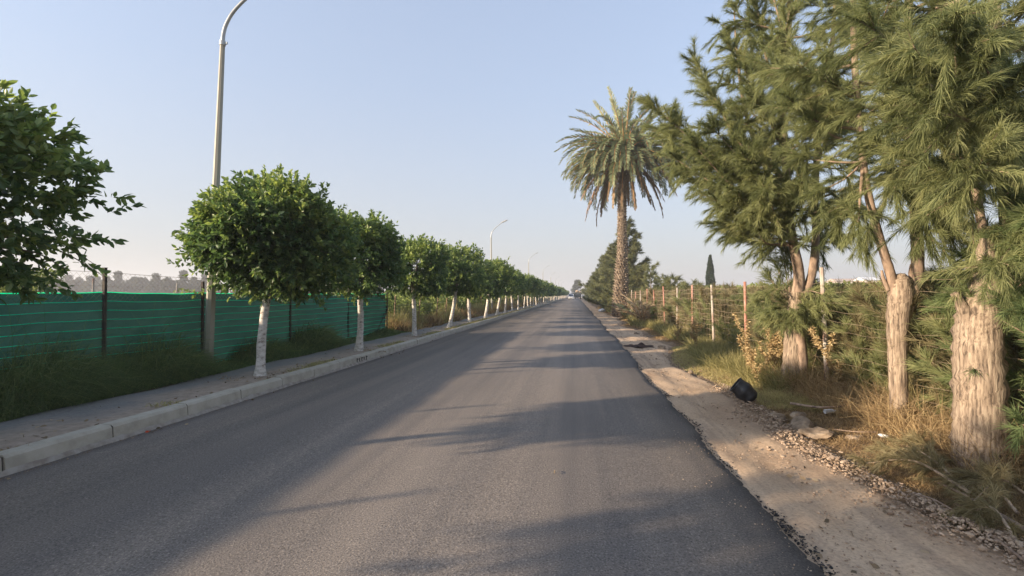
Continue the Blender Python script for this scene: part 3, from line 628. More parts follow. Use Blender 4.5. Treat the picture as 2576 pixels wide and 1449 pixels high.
# young palm sprouting at its foot
def sprout(loc, label, n, L, seed, mat, dry):
    rng = np.random.default_rng(seed); r = thing('young_palm', loc, label, 'young palm')
    for k in range(n):
        az = k * 2.399; el = rng.uniform(R(35), R(80)); t = np.linspace(0, 1, 12); e = el - 1.0 * t ** 1.3; l = L * rng.uniform(.7, 1.1)
        st = np.stack([np.cos(e) * math.cos(az), np.cos(e) * math.sin(az), np.sin(e)], -1) * l / 11; p = np.vstack([[0, 0, 0], np.cumsum(st[:-1], 0)])
        a_ = MB(); tube(a_, p, np.linspace(.02, .006, 12), 4, 1); m = 24; ts = np.linspace(.15, 1, m); P_ = np.stack([np.interp(ts, t, p[:, i]) for i in range(3)], -1); D = nrm(np.stack([np.interp(ts, t, np.gradient(p[:, i])) for i in range(3)], -1)); S = nrm(np.cross(D, [0, 0, 1.0]) + 1e-4)
        for sg in (1, -1): leaves(a_, P_, D * .6 + S * sg * .8 + [0, 0, .2] + rng.normal(size=(m, 3)) * .08, .42, .035, rng, 0, np.clip(rng.normal(size=m) * .15 + dry, 0, 1), False, .1)
        a_.build('frond', [mat, M['petiole']], r)
sprout((3.55, 26.0, -.05), 'clump of dry striped young palm fronds beside the wire fence by the palm', 18, 2.0, 31, M['dead'], 1.0)
sprout((3.3, 33.2, -.05), 'low grey-green young palm at the very foot of the tall palm trunk', 8, 1.6, 32, M['frond'], .6)

# ------------------------------------------------------------------ casuarinas
def plumes(mb, q, rng, ntw, nn, L=.26, W=.008, start=.25, twl=.7, drp=.55, up=0.0, tb=.5, mat=0):
    """drooping twig plumes along the branch polyline q, each twig covered in needles"""
    seg = np.linalg.norm(np.diff(q, axis=0), axis=1).sum(); 
    t = np.linspace(0, 1, len(q)); s0 = start + (1 - start) * rng.random(ntw) ** .75; s0[:2] = 1.0
    P_ = np.stack([np.interp(s0, t, q[:, i]) for i in range(3)], -1); D = nrm(np.stack([np.interp(s0, t, np.gradient(q[:, i])) for i in range(3)], -1))
    a = nrm(D * .9 + rng.normal(size=(ntw, 3)) * .55 + [0, 0, up]); l = twl * rng.uniform(.45, 1.1, ntw) * (1.15 - .45 * s0)
    u = rng.random((ntw, nn)); dr = rng.uniform(.1, .5, ntw)
    p = P_[:, None] + a[:, None] * (l[:, None] * u)[..., None]; p[..., 2] -= (dr[:, None] * l[:, None] * u ** 2) * drp
    d = nrm(a[:, None] * 1.0 + rng.normal(size=(ntw, nn, 3)) * .36 + np.array([0, 0, -1.0]) * (drp * .55 * u)[..., None])
    tt = np.clip(tb + rng.normal(size=(ntw, 1)) * .17 + rng.normal(size=(ntw, nn)) * .12, 0, 1)
    n = ntw * nn
    needles(mb, p.reshape(-1, 3), d.reshape(-1, 3), L * rng.uniform(.5, 1.2, n), W, rng, mat, tt.ravel(), drp)
    return P_, a, l
def casuarina(loc, label, stems, branches, rng, fill, needle='needle', nn=75, ntw=26, L=.16, W=.0058, group=None, bark='bark_smooth'):
    """stems: list of (points, radii, bark); branches: (stem index, fraction, tip); fill: list of (stem, f0, f1, n, length, rise)"""
    r = thing('casuarina_tree', loc, label, 'tree', group); off = np.array(loc, float)
    S = []
    for pts, rad, bk, nm in stems:
        q = bez(pts, 8) - off; S.append(q); mb = MB(); tube(mb, q, np.interp(np.linspace(0, 1, len(q)), np.linspace(0, 1, len(rad)), rad), 14, wob=.05 if bk == 'bark' else .025, rng=rng)
        mb.build(nm, M[bk], r, True)
    cb = MB(); bb = MB()
    def at(si, f): 
        q = S[si]; x = f * (len(q) - 1); i = min(int(x), len(q) - 2); return q[i] + (q[i + 1] - q[i]) * (x - i)
    jobs = [(at(si, f), np.asarray(tip) - off, k) for si, f, tip, k in branches]
    for si, f0, f1, n, ln, rise, *k in fill:
        for j in range(n):
            f = f0 + (f1 - f0) * (j + rng.random()) / n; a = j * 2.399 + rng.random(); b0 = at(si, f); l = ln * rng.uniform(.6, 1.1) * (1 - .45 * (j / n))
            jobs.append((b0, b0 + [math.cos(a) * l, math.sin(a) * l, l * rise * rng.uniform(.5, 1.4)], k[0] if k else 1.0))
    for b0, tip, k in jobs:
        v = tip - b0; l = np.linalg.norm(v); mid = b0 + v * .5 + [0, 0, -.06 * l] + rng.normal(size=3) * .04 * l
        q = bez([b0, mid, tip], 6); tube(bb, q, np.linspace(.012 + .012 * l, .004, len(q)), 5)
        dens = max(5, int(ntw * l / 1.6 * k))
        P_, a, tl = plumes(cb, q, rng, dens, nn, L, W, .18, .62, tb=rng.uniform(.35, .62))
        for i in range(0, dens, 2): tube(bb, [P_[i], P_[i] + a[i] * tl[i] * .8 - [0, 0, .05]], [.005, .002], 3, cap=False)
    bb.build('branch', M[bark], r, True); cb.build('crown', M[needle], r)
    return r
rng = np.random.default_rng(41)
A = lambda px, py, dy=0.0: atY(px, py, 8.8 + dy)
G_ = 'casuarinas along the right fence'
# tree A
stA = [([A(1995, 985), A(1997, 900), A(2000, 800), A(2003, 735)], [.21, .17, .145, .10], 'bark', 'trunk'),
       ([A(2018, 990, -.1), A(2018, 900, -.12), A(2008, 820, -.1), A(2010, 740)], [.09, .085, .08, .07], 'bark_smooth', 'trunk'),
       ([A(2003, 760), A(2010, 690), A(1993, 600), A(1983, 520), A(1975, 380), A(1965, 250), A(1985, 60), A(1990, -250)], [.10, .085, .075, .07, .06, .055, .045, .02], 'bark_smooth', 'trunk'),
       ([A(2010, 760), A(2040, 700), A(2052, 600), A(2050, 500, .3), A(2060, 350, .5), A(2090, 150, .6), A(2110, -150, .7)], [.08, .07, .06, .055, .05, .04, .02], 'bark_smooth', 'trunk'),
       ([A(1983, 540), A(1930, 430), A(1880, 300, .3), A(1856, 150, .4), A(1846, 15, .5)], [.05, .045, .035, .025, .008], 'bark_smooth', 'trunk')]
brA = []
for si, f, px, py, dy, k in [(2, .5, 1645, 268, .3, 1.3), (2, .42, 1700, 300, .5, 1.1), (2, .45, 1665, 330, .8, 1.2), (2, .5, 1748, 160, .4, .9), (2, .33, 1700, 400, .2, 1.3), (2, .33, 1725, 440, .9, 1.3), (2, .35, 1745, 365, -.5, 1.2),
                             (2, .3, 1800, 505, -.2, 1.1), (2, .28, 1822, 568, 0, 1.1), (2, .26, 1862, 590, .4, 1.1), (2, .27, 1900, 560, -.7, 1.2), (2, .26, 1960, 575, -.6, .8), (3, .45, 2090, 570, .5, .9), (3, .45, 2110, 520, -.6, 1),
                             (2, .3, 1850, 480, -.6, 1.2), (2, .35, 1830, 400, -.5, 1.2), (2, .4, 1800, 330, -.8, 1.2), (2, .5, 1790, 230, -.2, 1), (2, .45, 1880, 400, -1.1, 1.2), (2, .35, 1930, 480, -1.2, 1.2), (3, .5, 2010, 450, -1.2, 1.2),
                             (2, .7, 1905, 20, .2, 1), (2, .7, 1930, -60, .2, 1), (2, .6, 1870, 170, -.6, 1.2), (2, .6, 1900, 250, -1.0, 1.2), (2, .65, 1960, 180, -1.2, 1.2), (2, .7, 1980, 60, -1.1, 1.2), (3, .6, 2080, 330, -.8, 1.1), (3, .6, 2150, 420, 0, 1), (3, .8, 2150, 100, 0, 1), (3, .7, 2120, 230, -.9, 1.1)]:
    brA.append((si, f, A(px, py, dy), k))
casuarina((3.7, 8.8, -.05), 'leaning multi-stemmed casuarina whose long branch reaches across the palm', stA, brA, rng,
          [(2, .5, .98, 20, 1.25, .5), (3, .4, .98, 16, 1.15, .4), (4, .1, .97, 16, .42, .45), (2, .28, .5, 10, 1.2, .25)], group=G_, nn=190)
# sprouting tufts on trunk A
r = thing('casuarina_sprouts', tuple(A(2005, 800)), 'ring of drooping green sprouts round the trunk of the leaning casuarina', 'sprouts'); off = A(2005, 800)
cb = MB(); bb = MB()
for k in range(24):
    b0 = A(2005, rng.uniform(735, 830)) - off; a = rng.uniform(0, 2 * np.pi); l = rng.uniform(.3, .62); tip = b0 + [math.cos(a) * l, math.sin(a) * l, rng.uniform(-.12, .25)]
    q = bez([b0, (b0 + tip) / 2 + [0, 0, .06], tip], 4); tube(bb, q, .006, 4); plumes(cb, q, rng, 11, 90, .15, .005, .15, .34, .8, tb=.6)
for px, py in ((1965, 610), (1975, 600), (1990, 640), (1950, 660), (1935, 700)):
    tip = A(px, py, .3) - off; b0 = A(1990, 760, .2) - off; q = bez([b0, (b0 + tip) / 2, tip], 5); tube(bb, q, .008, 4); plumes(cb, q, rng, 14, 34, .2, .006, .3, .35, .2, .3, tb=.35)
cb.build('foliage', M['needle'], r); bb.build('twig', M['bark_smooth'], r)
# tree B
B = lambda px, py, dy=0.0: atY(px, py, 6.25 + dy)
stB = [([B(2262, 1092), B(2262, 1000), B(2258, 900), B(2260, 800), B(2266, 745), B(2264, 705), B(2258, 690)], [.10, .09, .098, .115, .13, .105, .04], 'bark', 'trunk'),
       ([B(2258, 790), B(2240, 690), B(2213, 600), B(2180, 470), B(2165, 340), B(2150, 150), B(2145, -200), B(2150, -500)], [.065, .052, .045, .042, .04, .036, .03, .015], 'bark_smooth', 'trunk'),
       ([B(2268, 810), B(2306, 690), B(2305, 560), B(2300, 430), B(2292, 280), B(2285, 100), B(2290, -150), B(2300, -550)], [.08, .068, .06, .055, .05, .045, .035, .015], 'bark_smooth', 'trunk'),
       ([B(2235, 730), B(2222, 700), B(2218, 680)], [.025, .02, .012], 'bark_smooth', 'snag'), ([B(2295, 720), B(2290, 690), B(2292, 665)], [.025, .02, .012], 'bark_smooth', 'snag')]
brB = []
for si, f, px, py, dy, k in [(1, .45, 2110, 545, 0, .9), (1, .5, 2065, 480, .2, 1), (1, .5, 2030, 400, .2, 1), (1, .55, 2050, 300, 0, 1), (1, .5, 2160, 560, -.5, .7), (1, .6, 2000, 250, .3, 1), (2, .5, 2330, 590, -.5, 1.1), (2, .5, 2390, 560, -.3, 1.0),
                             (2, .5, 2360, 500, -.7, 1.1), (2, .5, 2250, 470, -.6, .8), (2, .6, 2200, 330, -.5, 1), (2, .6, 2380, 300, -.5, 1), (1, .65, 2080, 180, -.4, 1), (2, .6, 2440, 450, .6, 1), (2, .5, 2170, 600, .9, .8)]:
    brB.append((si, f, B(px, py, dy), k))
casuarina((3.81, 6.25, -.05), 'casuarina with a ridged trunk forking at head height, middle of the three near trunks', stB, brB, rng,
          [(1, .55, .98, 18, 1.1, .3), (2, .5, .98, 20, 1.1, .3)], group=G_, nn=200, W=.0046, L=.17)
# tree C : thick stump-like trunk, and the tall stems beside it
C_ = lambda px, py, dy=0.0: atY(px, py, 4.98 + dy)
stC = [([C_(2470, 1185), C_(2466, 1100), C_(2462, 1000), C_(2460, 880), C_(2463, 800), C_(2472, 730), C_(2480, 660), C_(2480, 600)], [.225, .20, .185, .18, .17, .135, .085, .045], 'bark', 'trunk'),
       ([C_(2452, 850, -.03), C_(2432, 795, -.03), C_(2413, 757, -.03), C_(2401, 737, -.03)], [.10, .06, .038, .034], 'bark', 'snag'),
       ([C_(2480, 860, .1), C_(2483, 700, .1), C_(2478, 620, .3), C_(2455, 480, .3), C_(2440, 380, .3), C_(2420, 200, .3), C_(2400, -300, .3)], [.05, .045, .04, .036, .032, .03, .015], 'bark_smooth', 'trunk'),
       ([C_(2440, 420, .3), C_(2390, 385, .3), C_(2320, 345, .3), C_(2250, 310, .3)], [.026, .024, .02, .012], 'bark_smooth', 'limb')]
brC = []
for si, f, px, py, dy, k in [(3, .9, 2180, 270, .2, .8), (3, .7, 2290, 250, 0, .8), (2, .7, 2240, 180, -.3, 1), (2, .75, 2190, 60, -.2, 1), (2, .75, 2300, 120, -.8, 1), (2, .6, 2530, 350, -.6, .9), (2, .7, 2560, 200, -.8, 1), (2, .7, 2480, 150, -1.0, 1), (2, .8, 2400, 40, -1.1, 1),
                             (2, .7, 2350, 280, -.8, .9), (2, .6, 2470, 400, -.8, .8), (2, .55, 2400, 430, -.4, .7), (2, .4, 2560, 560, -.3, 1), (2, .35, 2520, 660, -.45, 1.1)]:
    brC.append((si, f, C_(px, py, dy), k))
casuarina((3.75, 5.0, -.05), 'thick stump-like casuarina trunk with a bent broken snag, nearest on the right', stC, brC, rng,
          [(2, .55, .98, 18, 1.0, .25), ], group=G_, nn=200, W=.0046, L=.17)
# tree D : stem standing behind, at the right edge
D_ = lambda px, py, dy=0.0: atY(px, py, 5.9 + dy)
stD = [([D_(2556, 1130), D_(2552, 900), D_(2545, 640), D_(2535, 450), D_(2520, 300), D_(2505, 100), D_(2490, -300)], [.12, .10, .09, .085, .08, .06, .03], 'bark_smooth', 'trunk')]
brD = [(0, f, D_(px, py, dy), k) for f, px, py, dy, k in [(.6, 2410, 300, .3, 1), (.7, 2350, 150, .5, 1), (.6, 2600, 400, -.4, 1), (.5, 2600, 560, -.6, 1), (.65, 2640, 300, -.6, 1), (.7, 2450, 100, -.4, 1), (.75, 2380, 20, .5, 1), (.6, 2470, 330, .5, 1)]]
casuarina((atY(2556, 1130, 5.9)[0], 5.9, -.05), 'straight brown casuarina stem behind the thick stump at the right edge', stD, brD, rng, [(0, .6, .98, 20, 1.2, .3), (0, .45, .65, 6, .8, .1)], group=G_, nn=190, W=.0048, L=.17)
# saplings with bright needles low at the right edge
def sapling(loc, H, spread, n, label, seed, mat='needle_green', group=None, z0=.15, drp=.35, nn=70, ntw=13, W=.005, L=.16):
    rng = np.random.default_rng(seed); r = thing('casuarina_sapling', loc, label, 'sapling', group); mb = MB(); lx = rng.normal(size=2) * .05
    q = bez([[0, 0, -.1], [lx[0] * H, lx[1] * H, H * .5], [lx[0] * H * 1.6, lx[1] * H * 2, H]], 6); tube(mb, q, np.linspace(.012 + .012 * H / 2, .004, len(q)), 6); mb.build('trunk', M['bark_smooth'], r)
    cb = MB(); bb = MB()
    for j in range(n):
        f = z0 + (1 - z0) * j / n; a = j * 2.399; x = f * (len(q) - 1); i = min(int(x), len(q) - 2); b0 = q[i] + (q[i + 1] - q[i]) * (x - i); l = spread * (1 - .75 * f) * rng.uniform(.7, 1.15)
        tip = b0 + [math.cos(a) * l, math.sin(a) * l, l * rng.uniform(.3, .9)]; qq = bez([b0, (b0 + tip) / 2 - [0, 0, .05 * l], tip], 4); tube(bb, qq, np.linspace(.007, .003, len(qq)), 4); plumes(cb, qq, rng, max(4, int(ntw * l)), nn, L, W, .1, .32, drp, .15, tb=rng.uniform(.3, .7))
    bb.build('branch', M['bark_smooth'], r); cb.build('foliage', M[mat], r); return r
GS = 'bright green casuarina saplings at the right edge'
sapling((4.25, 4.6, -.05), 2.5, 1.0, 40, 'tall bright green sapling hiding the top of the thick stump', 61, group=GS, ntw=26, z0=.42)
sapling((4.75, 5.2, -.05), 3.0, 1.1, 36, 'taller open sapling just right of the forked trunk', 62, group=GS, ntw=20)
sapling((4.15, 3.9, -.05), 1.9, .8, 30, 'low bright sapling bending over the stump at the right edge', 63, group=GS, ntw=24)
sapling((4.5, 5.6, -.05), 3.1, 1.0, 34, 'feathery sapling filling the gap left of the thick stump top', 68, group=GS, ntw=20)
sapling((5.6, 7.0, -.05), 2.4, .9, 26, 'greyish sapling standing between the forked trunk and the leaning tree', 64, 'needle', ntw=14)
for k, (x, y, h) in enumerate([(4.9, 25.5, 2.4), (5.5, 29.5, 2.5), (4.9, 31, 3.1), (5.3, 22, 2.1), (6.0, 35, 3.0)]):
    sapling((x, y, -.05), h, .8, 24, ['slender pale sapling nearest to the dry young palm fronds', 'wispy sapling left of the pink posts near the palm', 'tall feathery sapling just right of the palm trunk', 'thin short sapling behind the right fence', 'grey sapling standing farthest back behind the palm foot'][k], 70 + k, 'needle_grey', nn=40, ntw=12, W=.016, L=.3)
# the row of conical casuarinas past the palm
def cone_tree(loc, H, spread, label, seed, nb=95, mat='needle_grey', W=.026, L=.4, nn=42, ntw=10, group='conical casuarinas past the palm'):
    rng = np.random.default_rng(seed); r = thing('conical_casuarina', loc, label, 'tree', group); mb = MB(); q = bez([[0, 0, -.1], [rng.normal() * .1, rng.normal() * .1, H * .5], [rng.normal() * .2, rng.normal() * .2, H]], 8)
    tube(mb, q, np.linspace(.04 + .018 * H, .01, len(q)), 8); mb.build('trunk', M['bark_far'], r); cb = MB(); bb = MB()
    for j in range(nb):
        f = .04 + .94 * j / nb; a = j * 2.399 + rng.normal() * .3; x = f * (len(q) - 1); i = min(int(x), len(q) - 2); b0 = q[i] + (q[i + 1] - q[i]) * (x - i)
        l = spread * (1 - f) ** 1.0 * rng.uniform(.5, 1.3) + .12; tip = b0 + [math.cos(a) * l, math.sin(a) * l, l * rng.uniform(.15, .7)]
        qq = bez([b0, (b0 + tip) / 2 - [0, 0, .06 * l], tip], 4); tube(bb, qq, np.linspace(.02, .006, len(qq)), 4); plumes(cb, qq, rng, max(5, int(ntw * l)), nn, L, W, .08, .6, .3, .35, tb=rng.uniform(.25, .65))
    bb.build('branch', M['bark_far'], r); cb.build('crown', M[mat], r); return r
cone = [cone_tree((4.6, 43.5, -.05), 8.3, 2.9, 'tallest dark casuarina directly behind the palm trunk', 81), cone_tree((3.9, 50, -.05), 6.8, 2.9, 'second bushy casuarina just left of the palm trunk', 82), cone_tree((4.6, 57, -.05), 6.8, 2.8, 'third conical casuarina left of the palm trunk', 83)]
lab = ['fourth conical casuarina of the row past the palm', 'fifth conical casuarina of the row past the palm', 'sixth conical casuarina of the row past the palm', 'seventh conical casuarina of the row past the palm']
yy = 64.0; k = 0
while yy < 250:
    copy_thing(cone[k % 3], (4.3 + (1.3 if yy > 110 else 0) + .7 * math.sin(k * 3.3) + (k % 2) * .4, yy, -.05), k * 1.7, (.85 + .1 * math.sin(k * 2.1),) * 2 + (.86 + .12 * math.sin(k * 4.7),), lab[k] if k < 4 else 'far conical casuarina at the thin end of the right row by the vehicles')
    yy += 6.2 + 1.0 * math.sin(k * 5) + k * .12; k += 1
copy_thing(cone[1], (6.0, 46.5, -.05), 2.0, (.8, .8, .5), 'low broad casuarina just right of the palm trunk')

# ------------------------------------------------------------------ cypress, tree line, far buildings
def cypress(loc, H, Rr, label, seed, n=9000, L=.16, W=.07, group=None):
    rng = np.random.default_rng(seed); r = thing('cypress_tree', loc, label, 'cypress', group); mb = MB(); tube(mb, [[0, 0, -.1], [0, 0, H * .3]], [.14, .1], 8); mb.build('trunk', M['bark_far'], r)
    f = rng.random(n) ** .9; a = rng.uniform(0, 2 * np.pi, n); prof = np.interp(f, [0, .06, .2, .45, .75, .93, 1], [.35, .72, 1, .95, .6, .2, .03]); rr = Rr * prof * (.8 + .25 * rng.random(n) ** .5 + .12 * np.sin(a * 3 + f * 21) + .06 * np.sin(a * 5 - f * 40))
    p = np.stack([np.cos(a) * rr, np.sin(a) * rr, .12 * H * .5 + f * H * .94], -1); d = np.stack([np.cos(a) * .45, np.sin(a) * .45, np.ones(n)], -1) + rng.normal(size=(n, 3)) * .35
    cb = MB(); leaves(cb, p, d, L * rng.uniform(.6, 1.5, n), W, rng, 0, np.clip(rng.beta(2, 3, n), 0, 1), False, .05); cb.build('crown', M['cypress'], r)
    return r
p = atY(1787, 742, 90); c0 = cypress((p[0], 90, 0), 8.7, .68, 'single dark slender cypress standing in the field on the right', 91, 9000, .26, .11)
for k, (px, Y, s) in enumerate([(1655, 150, .5), (1672, 160, .36), (2000, 300, .85), (2012, 300, .7), (2022, 310, .8), (2040, 320, .7), (1912, 240, .5), (1960, 260, .55), (2260, 170, .5)]):
    p = atY(px, 742, Y); copy_thing(c0, (p[0], Y, 0), k, (s * 1.3, s * 1.3, s), 'tiny far cypress on the skyline of the right field', 'far cypresses on the right skyline')
def pine(loc, H, seed, label, n=5200):
    rng = np.random.default_rng(seed); r = thing('skyline_tree', loc, label, 'tree', 'trees on the left skyline'); mb = MB(); tube(mb, [[0, 0, -.2], [.3, 0, H * .8]], [.3, .1], 6); mb.build('trunk', M['bark_far'], r); cb = MB()
    for j in range(40):
        f = rng.uniform(.1, 1); a = rng.uniform(0, 6.28); l = 3.8 * (1 - .85 * f) * rng.uniform(.25, 1.05); c = np.array([math.cos(a) * l, math.sin(a) * l, H * f]); m = n // 40
        dd = nrm(rng.normal(size=(m, 3))); s_ = rng.uniform(.5, 1.1); pp = c + dd * [s_ * 1.2, s_ * 1.2, s_ * .9] * (rng.random((m, 1)) ** .4)
        leaves(cb, pp, dd + [0, 0, .4], .75 * rng.uniform(.5, 1.2, m), .35, rng, 0, np.clip(rng.random() * .5 + rng.random(m) * .5, 0, 1), False)
    cb.build('crown', M['skyline'], r); return r
pr = []
labs = 'tree of the dark skyline over the green net fence on the far left'
xs_px = np.concatenate([np.linspace(-60, 530, 44), np.linspace(560, 950, 12)])
for k, px in enumerate(xs_px):
    Y = 200 + 12 * math.sin(k * 4.1); p = atY(px, 742, Y)
    if k < 4: pr.append(pine((p[0], p[1], 0), 9.0 + (k % 3), 200 + k, labs))
    else:
        hs = (.9 + .13 * math.sin(k * 2.7) + .06 * math.sin(k * 9)) * (1.0 if px < 520 else .75) ; copy_thing(pr[k % 4], (p[0], p[1], 0), k * 2.1, (1.0, 1.0, hs), labs)
def building(px0, px1, Y, h, label, roof=True, z0=0, dpth=8, name='farm_building'):
    a = atY(px0, 742, Y); b_ = atY(px1, 742, Y); r = thing(name, ((a[0] + b_[0]) / 2, Y, z0), label, 'building', 'far buildings on the right skyline'); wdt = (b_[0] - a[0]) / 2
    mb = MB(); box(mb, (-wdt, 0, 0), (wdt, dpth, h)); mb.build('wall', M['wall_pale'], r)
    mb = MB(); v = [[-wdt - .4, -.4, h], [wdt + .4, -.4, h], [wdt + .4, dpth + .4, h], [-wdt - .4, dpth + .4, h], [-wdt - .4, dpth / 2, h + 1.2], [wdt + .4, dpth / 2, h + 1.2]]
    mb.add(v, [[0, 1, 5, 4], [2, 3, 4, 5], [3, 2, 1, 0]]); mb.add(v, [[0, 4, 3], [1, 2, 5]]); mb.build('roof', M['roof_tan'] if roof else M['white_paint'], r)
    n = max(2, int(wdt * 2 / 6))
    for k in range(n):
        x = -wdt + (k + .5) * 2 * wdt / n; mb = MB(); box(mb, (x - .7, -.05, h * .4), (x + .7, .04, h * .75)); mb.build('window', M['glass_dark'], r)
building(1690, 1840, 300, 6.5, 'long low pale building behind the slender cypress', True, 0, 14)
building(2060, 2125, 230, 6.0, 'small pale building on the skyline between the leaning tree and the grey post')
building(2105, 2185, 210, 7.2, 'pale flat building just right of the grey fence post top')
building(2180, 2250, 190, 7.0, 'pale building seen beside the forked trunk', False)
building(2310, 2390, 180, 6.6, 'white building seen just right of the forked trunk', False)
# low hills / skyline strip on the right
mb = MB(); xx = np.linspace(40, 1600, 80); top_ = 7 + 6 * np.clip((xx - 200) / 500, 0, 1) + 2.5 * np.sin(xx / 90) + 1.2 * np.sin(xx / 31)
v = np.vstack([np.stack([xx, 1100 - xx * .25, np.full_like(xx, -1)], -1), np.stack([xx, 1160 - xx * .25, top_ + 4], -1), np.stack([xx, 1500 - xx * .25, np.full_like(xx, -1)], -1)])
n = len(xx); a = np.arange(n - 1); mb.add(v, np.vstack([np.stack([a, a + 1, a + 1 + n, a + n], -1), np.stack([a + n, a + n + 1, a + 1 + 2 * n, a + 2 * n], -1)])); tag(mb.build('hills', M['needle_grey'], smooth=True), kind='structure')

# ------------------------------------------------------------------ vehicles at the far end
def wheel(r, x, y, rad, wd):
    mb = MB(); tube(mb, [[x - wd / 2, y, rad], [x + wd / 2, y, rad]], [rad, rad], 14); o = mb.build('wheel', M['rubber'], r); mb = MB(); s_ = 1 if x > 0 else -1
    tube(mb, [[x + s_ * wd / 2, y, rad], [x + s_ * (wd / 2 + .01), y, rad]], [rad * .55, rad * .5], 10); mb.build('rim', M['steel'], o)
def van(loc, label, H=2.0, W=1.85, Ln=4.8, name='parked_van', paint='white_paint'):
    r = thing(name, loc, label, 'van', 'vehicles at the end of the road'); h = W / 2
    prof = [(-Ln / 2, .35), (-Ln / 2, .95), (-Ln / 2 + .75, 1.12), (-Ln / 2 + 1.35, H - .1), (-Ln / 2 + 1.8, H), (Ln / 2 - .1, H - .03), (Ln / 2, .35)]
    n = len(prof); v = [[-h * (1 if z < 1.15 else .9), y, z] for y, z in prof] + [[h * (1 if z < 1.15 else .9), y, z] for y, z in prof]
    mb = MB(); mb.add(v, [[k, (k + 1) % n, n + (k + 1) % n, n + k] for k in range(n)]); mb.add(v, [list(range(n))[::-1], [n + k for k in range(n)]]); mb.build('body', M[paint], r)
    y0, y1 = -Ln / 2 + .77, -Ln / 2 + 1.32; mb = MB(); mb.add([[-h * .82, y0 + .02, 1.2], [h * .82, y0 + .02, 1.2], [h * .76, y1 - .04, H - .18], [-h * .76, y1 - .04, H - .18]], [[0, 1, 2, 3]])
    for q in mb.v: q[:, 1] -= .03
    mb.build('windscreen', M['glass_dark'], r)
    for s_ in (-1, 1):
        mb = MB(); box(mb, (s_ * h * .72 - .14, -Ln / 2 - .02, .68), (s_ * h * .72 + .14, -Ln / 2 + .03, .86)); mb.build('headlight', M['lampglass'], r)
        mb = MB(); box(mb, (s_ * (h * .955) - .015, -Ln / 2 + 1.9, 1.25), (s_ * (h * .955) + .015, Ln / 2 - .4, H - .25)); mb.build('side_window', M['glass_dark'], r)
        for y in (-Ln / 2 + .85, Ln / 2 - .85): wheel(r, s_ * (h - .1), y, .32, .2)
    mb = MB(); box(mb, (-h * .6, -Ln / 2 - .03, .42), (h * .6, -Ln / 2 + .02, .6)); mb.build('grille', M['dark_paint'], r)
    return r
van((-1.9, 172, .0), 'white van facing the camera in the left lane at the end of the road')
van((2.7, 186, 0), 'smaller white vehicle at the right side of the far road end', 1.7, 1.75, 4.3, 'parked_car')
r = thing('dark_truck', (.7, 190, 0), 'dark loaded truck between the two white vehicles at the road end', 'truck', 'vehicles at the end of the road')
mb = MB(); box(mb, (-1.15, -3.4, .7), (1.15, -1.6, 2.5), taper=.93); mb.build('cab', M['dark_paint'], r); mb = MB(); box(mb, (-1.0, -3.43, 1.6), (1.0, -3.36, 2.25)); mb.build('windscreen', M['glass_dark'], r)
mb = MB(); box(mb, (-1.25, -1.5, .9), (1.25, 3.4, 2.6)); mb.build('cargo_bed', M['dark_paint'], r); mb = MB(); rg = np.random.default_rng(6)
for k in range(14): rock(mb, (rg.uniform(-.9, .9), rg.uniform(-1.1, 3), 2.7 + rg.uniform(0, .7)), (.5, .6, .5), rg)
mb.build('load', M['tan_load'], r)
for s_ in (-1, 1):
    for y in (-2.5, 2.2): wheel(r, s_ * 1.0, y, .48, .3)
e_ = pine((.6, 262, 0), 9.5, 260, 'dark round tree closing the view above the truck'); e_['group'] = 'trees closing the road end'

# ------------------------------------------------------------------ ground cover
def scatter_y(n, y0, y1, rng, k=1.0):
    """more plants near, fewer far (log spacing)"""
    return y0 * (y1 / y0) ** rng.random(n)
def grass(name, n, xf, y0, y1, h, mat, seed, spread=.5, W=.006, tintb=.5, droop=.5, zf=ground_z, hy=None, tuft=6, wmax=.06):
    rng = np.random.default_rng(seed); m = n // tuft; y = scatter_y(m, y0, y1, rng); x = xf(y, rng, m); hh = h * rng.uniform(.45, 1.15, m)
    if hy is not None: hh = hh * hy(x, y, rng)
    tb = np.clip(tintb + rng.normal(size=m) * .2, 0, 1)
    x = np.repeat(x, tuft) + rng.normal(size=m * tuft) * .04 * np.repeat(1 + y / 25, tuft); y = np.repeat(y, tuft) + rng.normal(size=m * tuft) * .04; hh = np.repeat(hh, tuft) * rng.uniform(.5, 1.1, m * tuft)
    p = np.stack([x, y, zf(x, y) - .01], -1); d = rng.normal(size=(m * tuft, 3)) * spread; d[:, 2] = abs(d[:, 2]) * .3 + 1
    ww = np.clip(W * (y / 6), W, wmax); mb = MB(); needles(mb, p, d, hh * 1.15, ww, rng, 0, np.clip(np.repeat(tb, tuft) + rng.normal(size=m * tuft) * .12, 0, 1), droop)
    return tag(mb.build(name, M[mat]), kind='stuff')
zw = lambda x, y: np.where(x > -6.75, .14, .13) + 0 * x
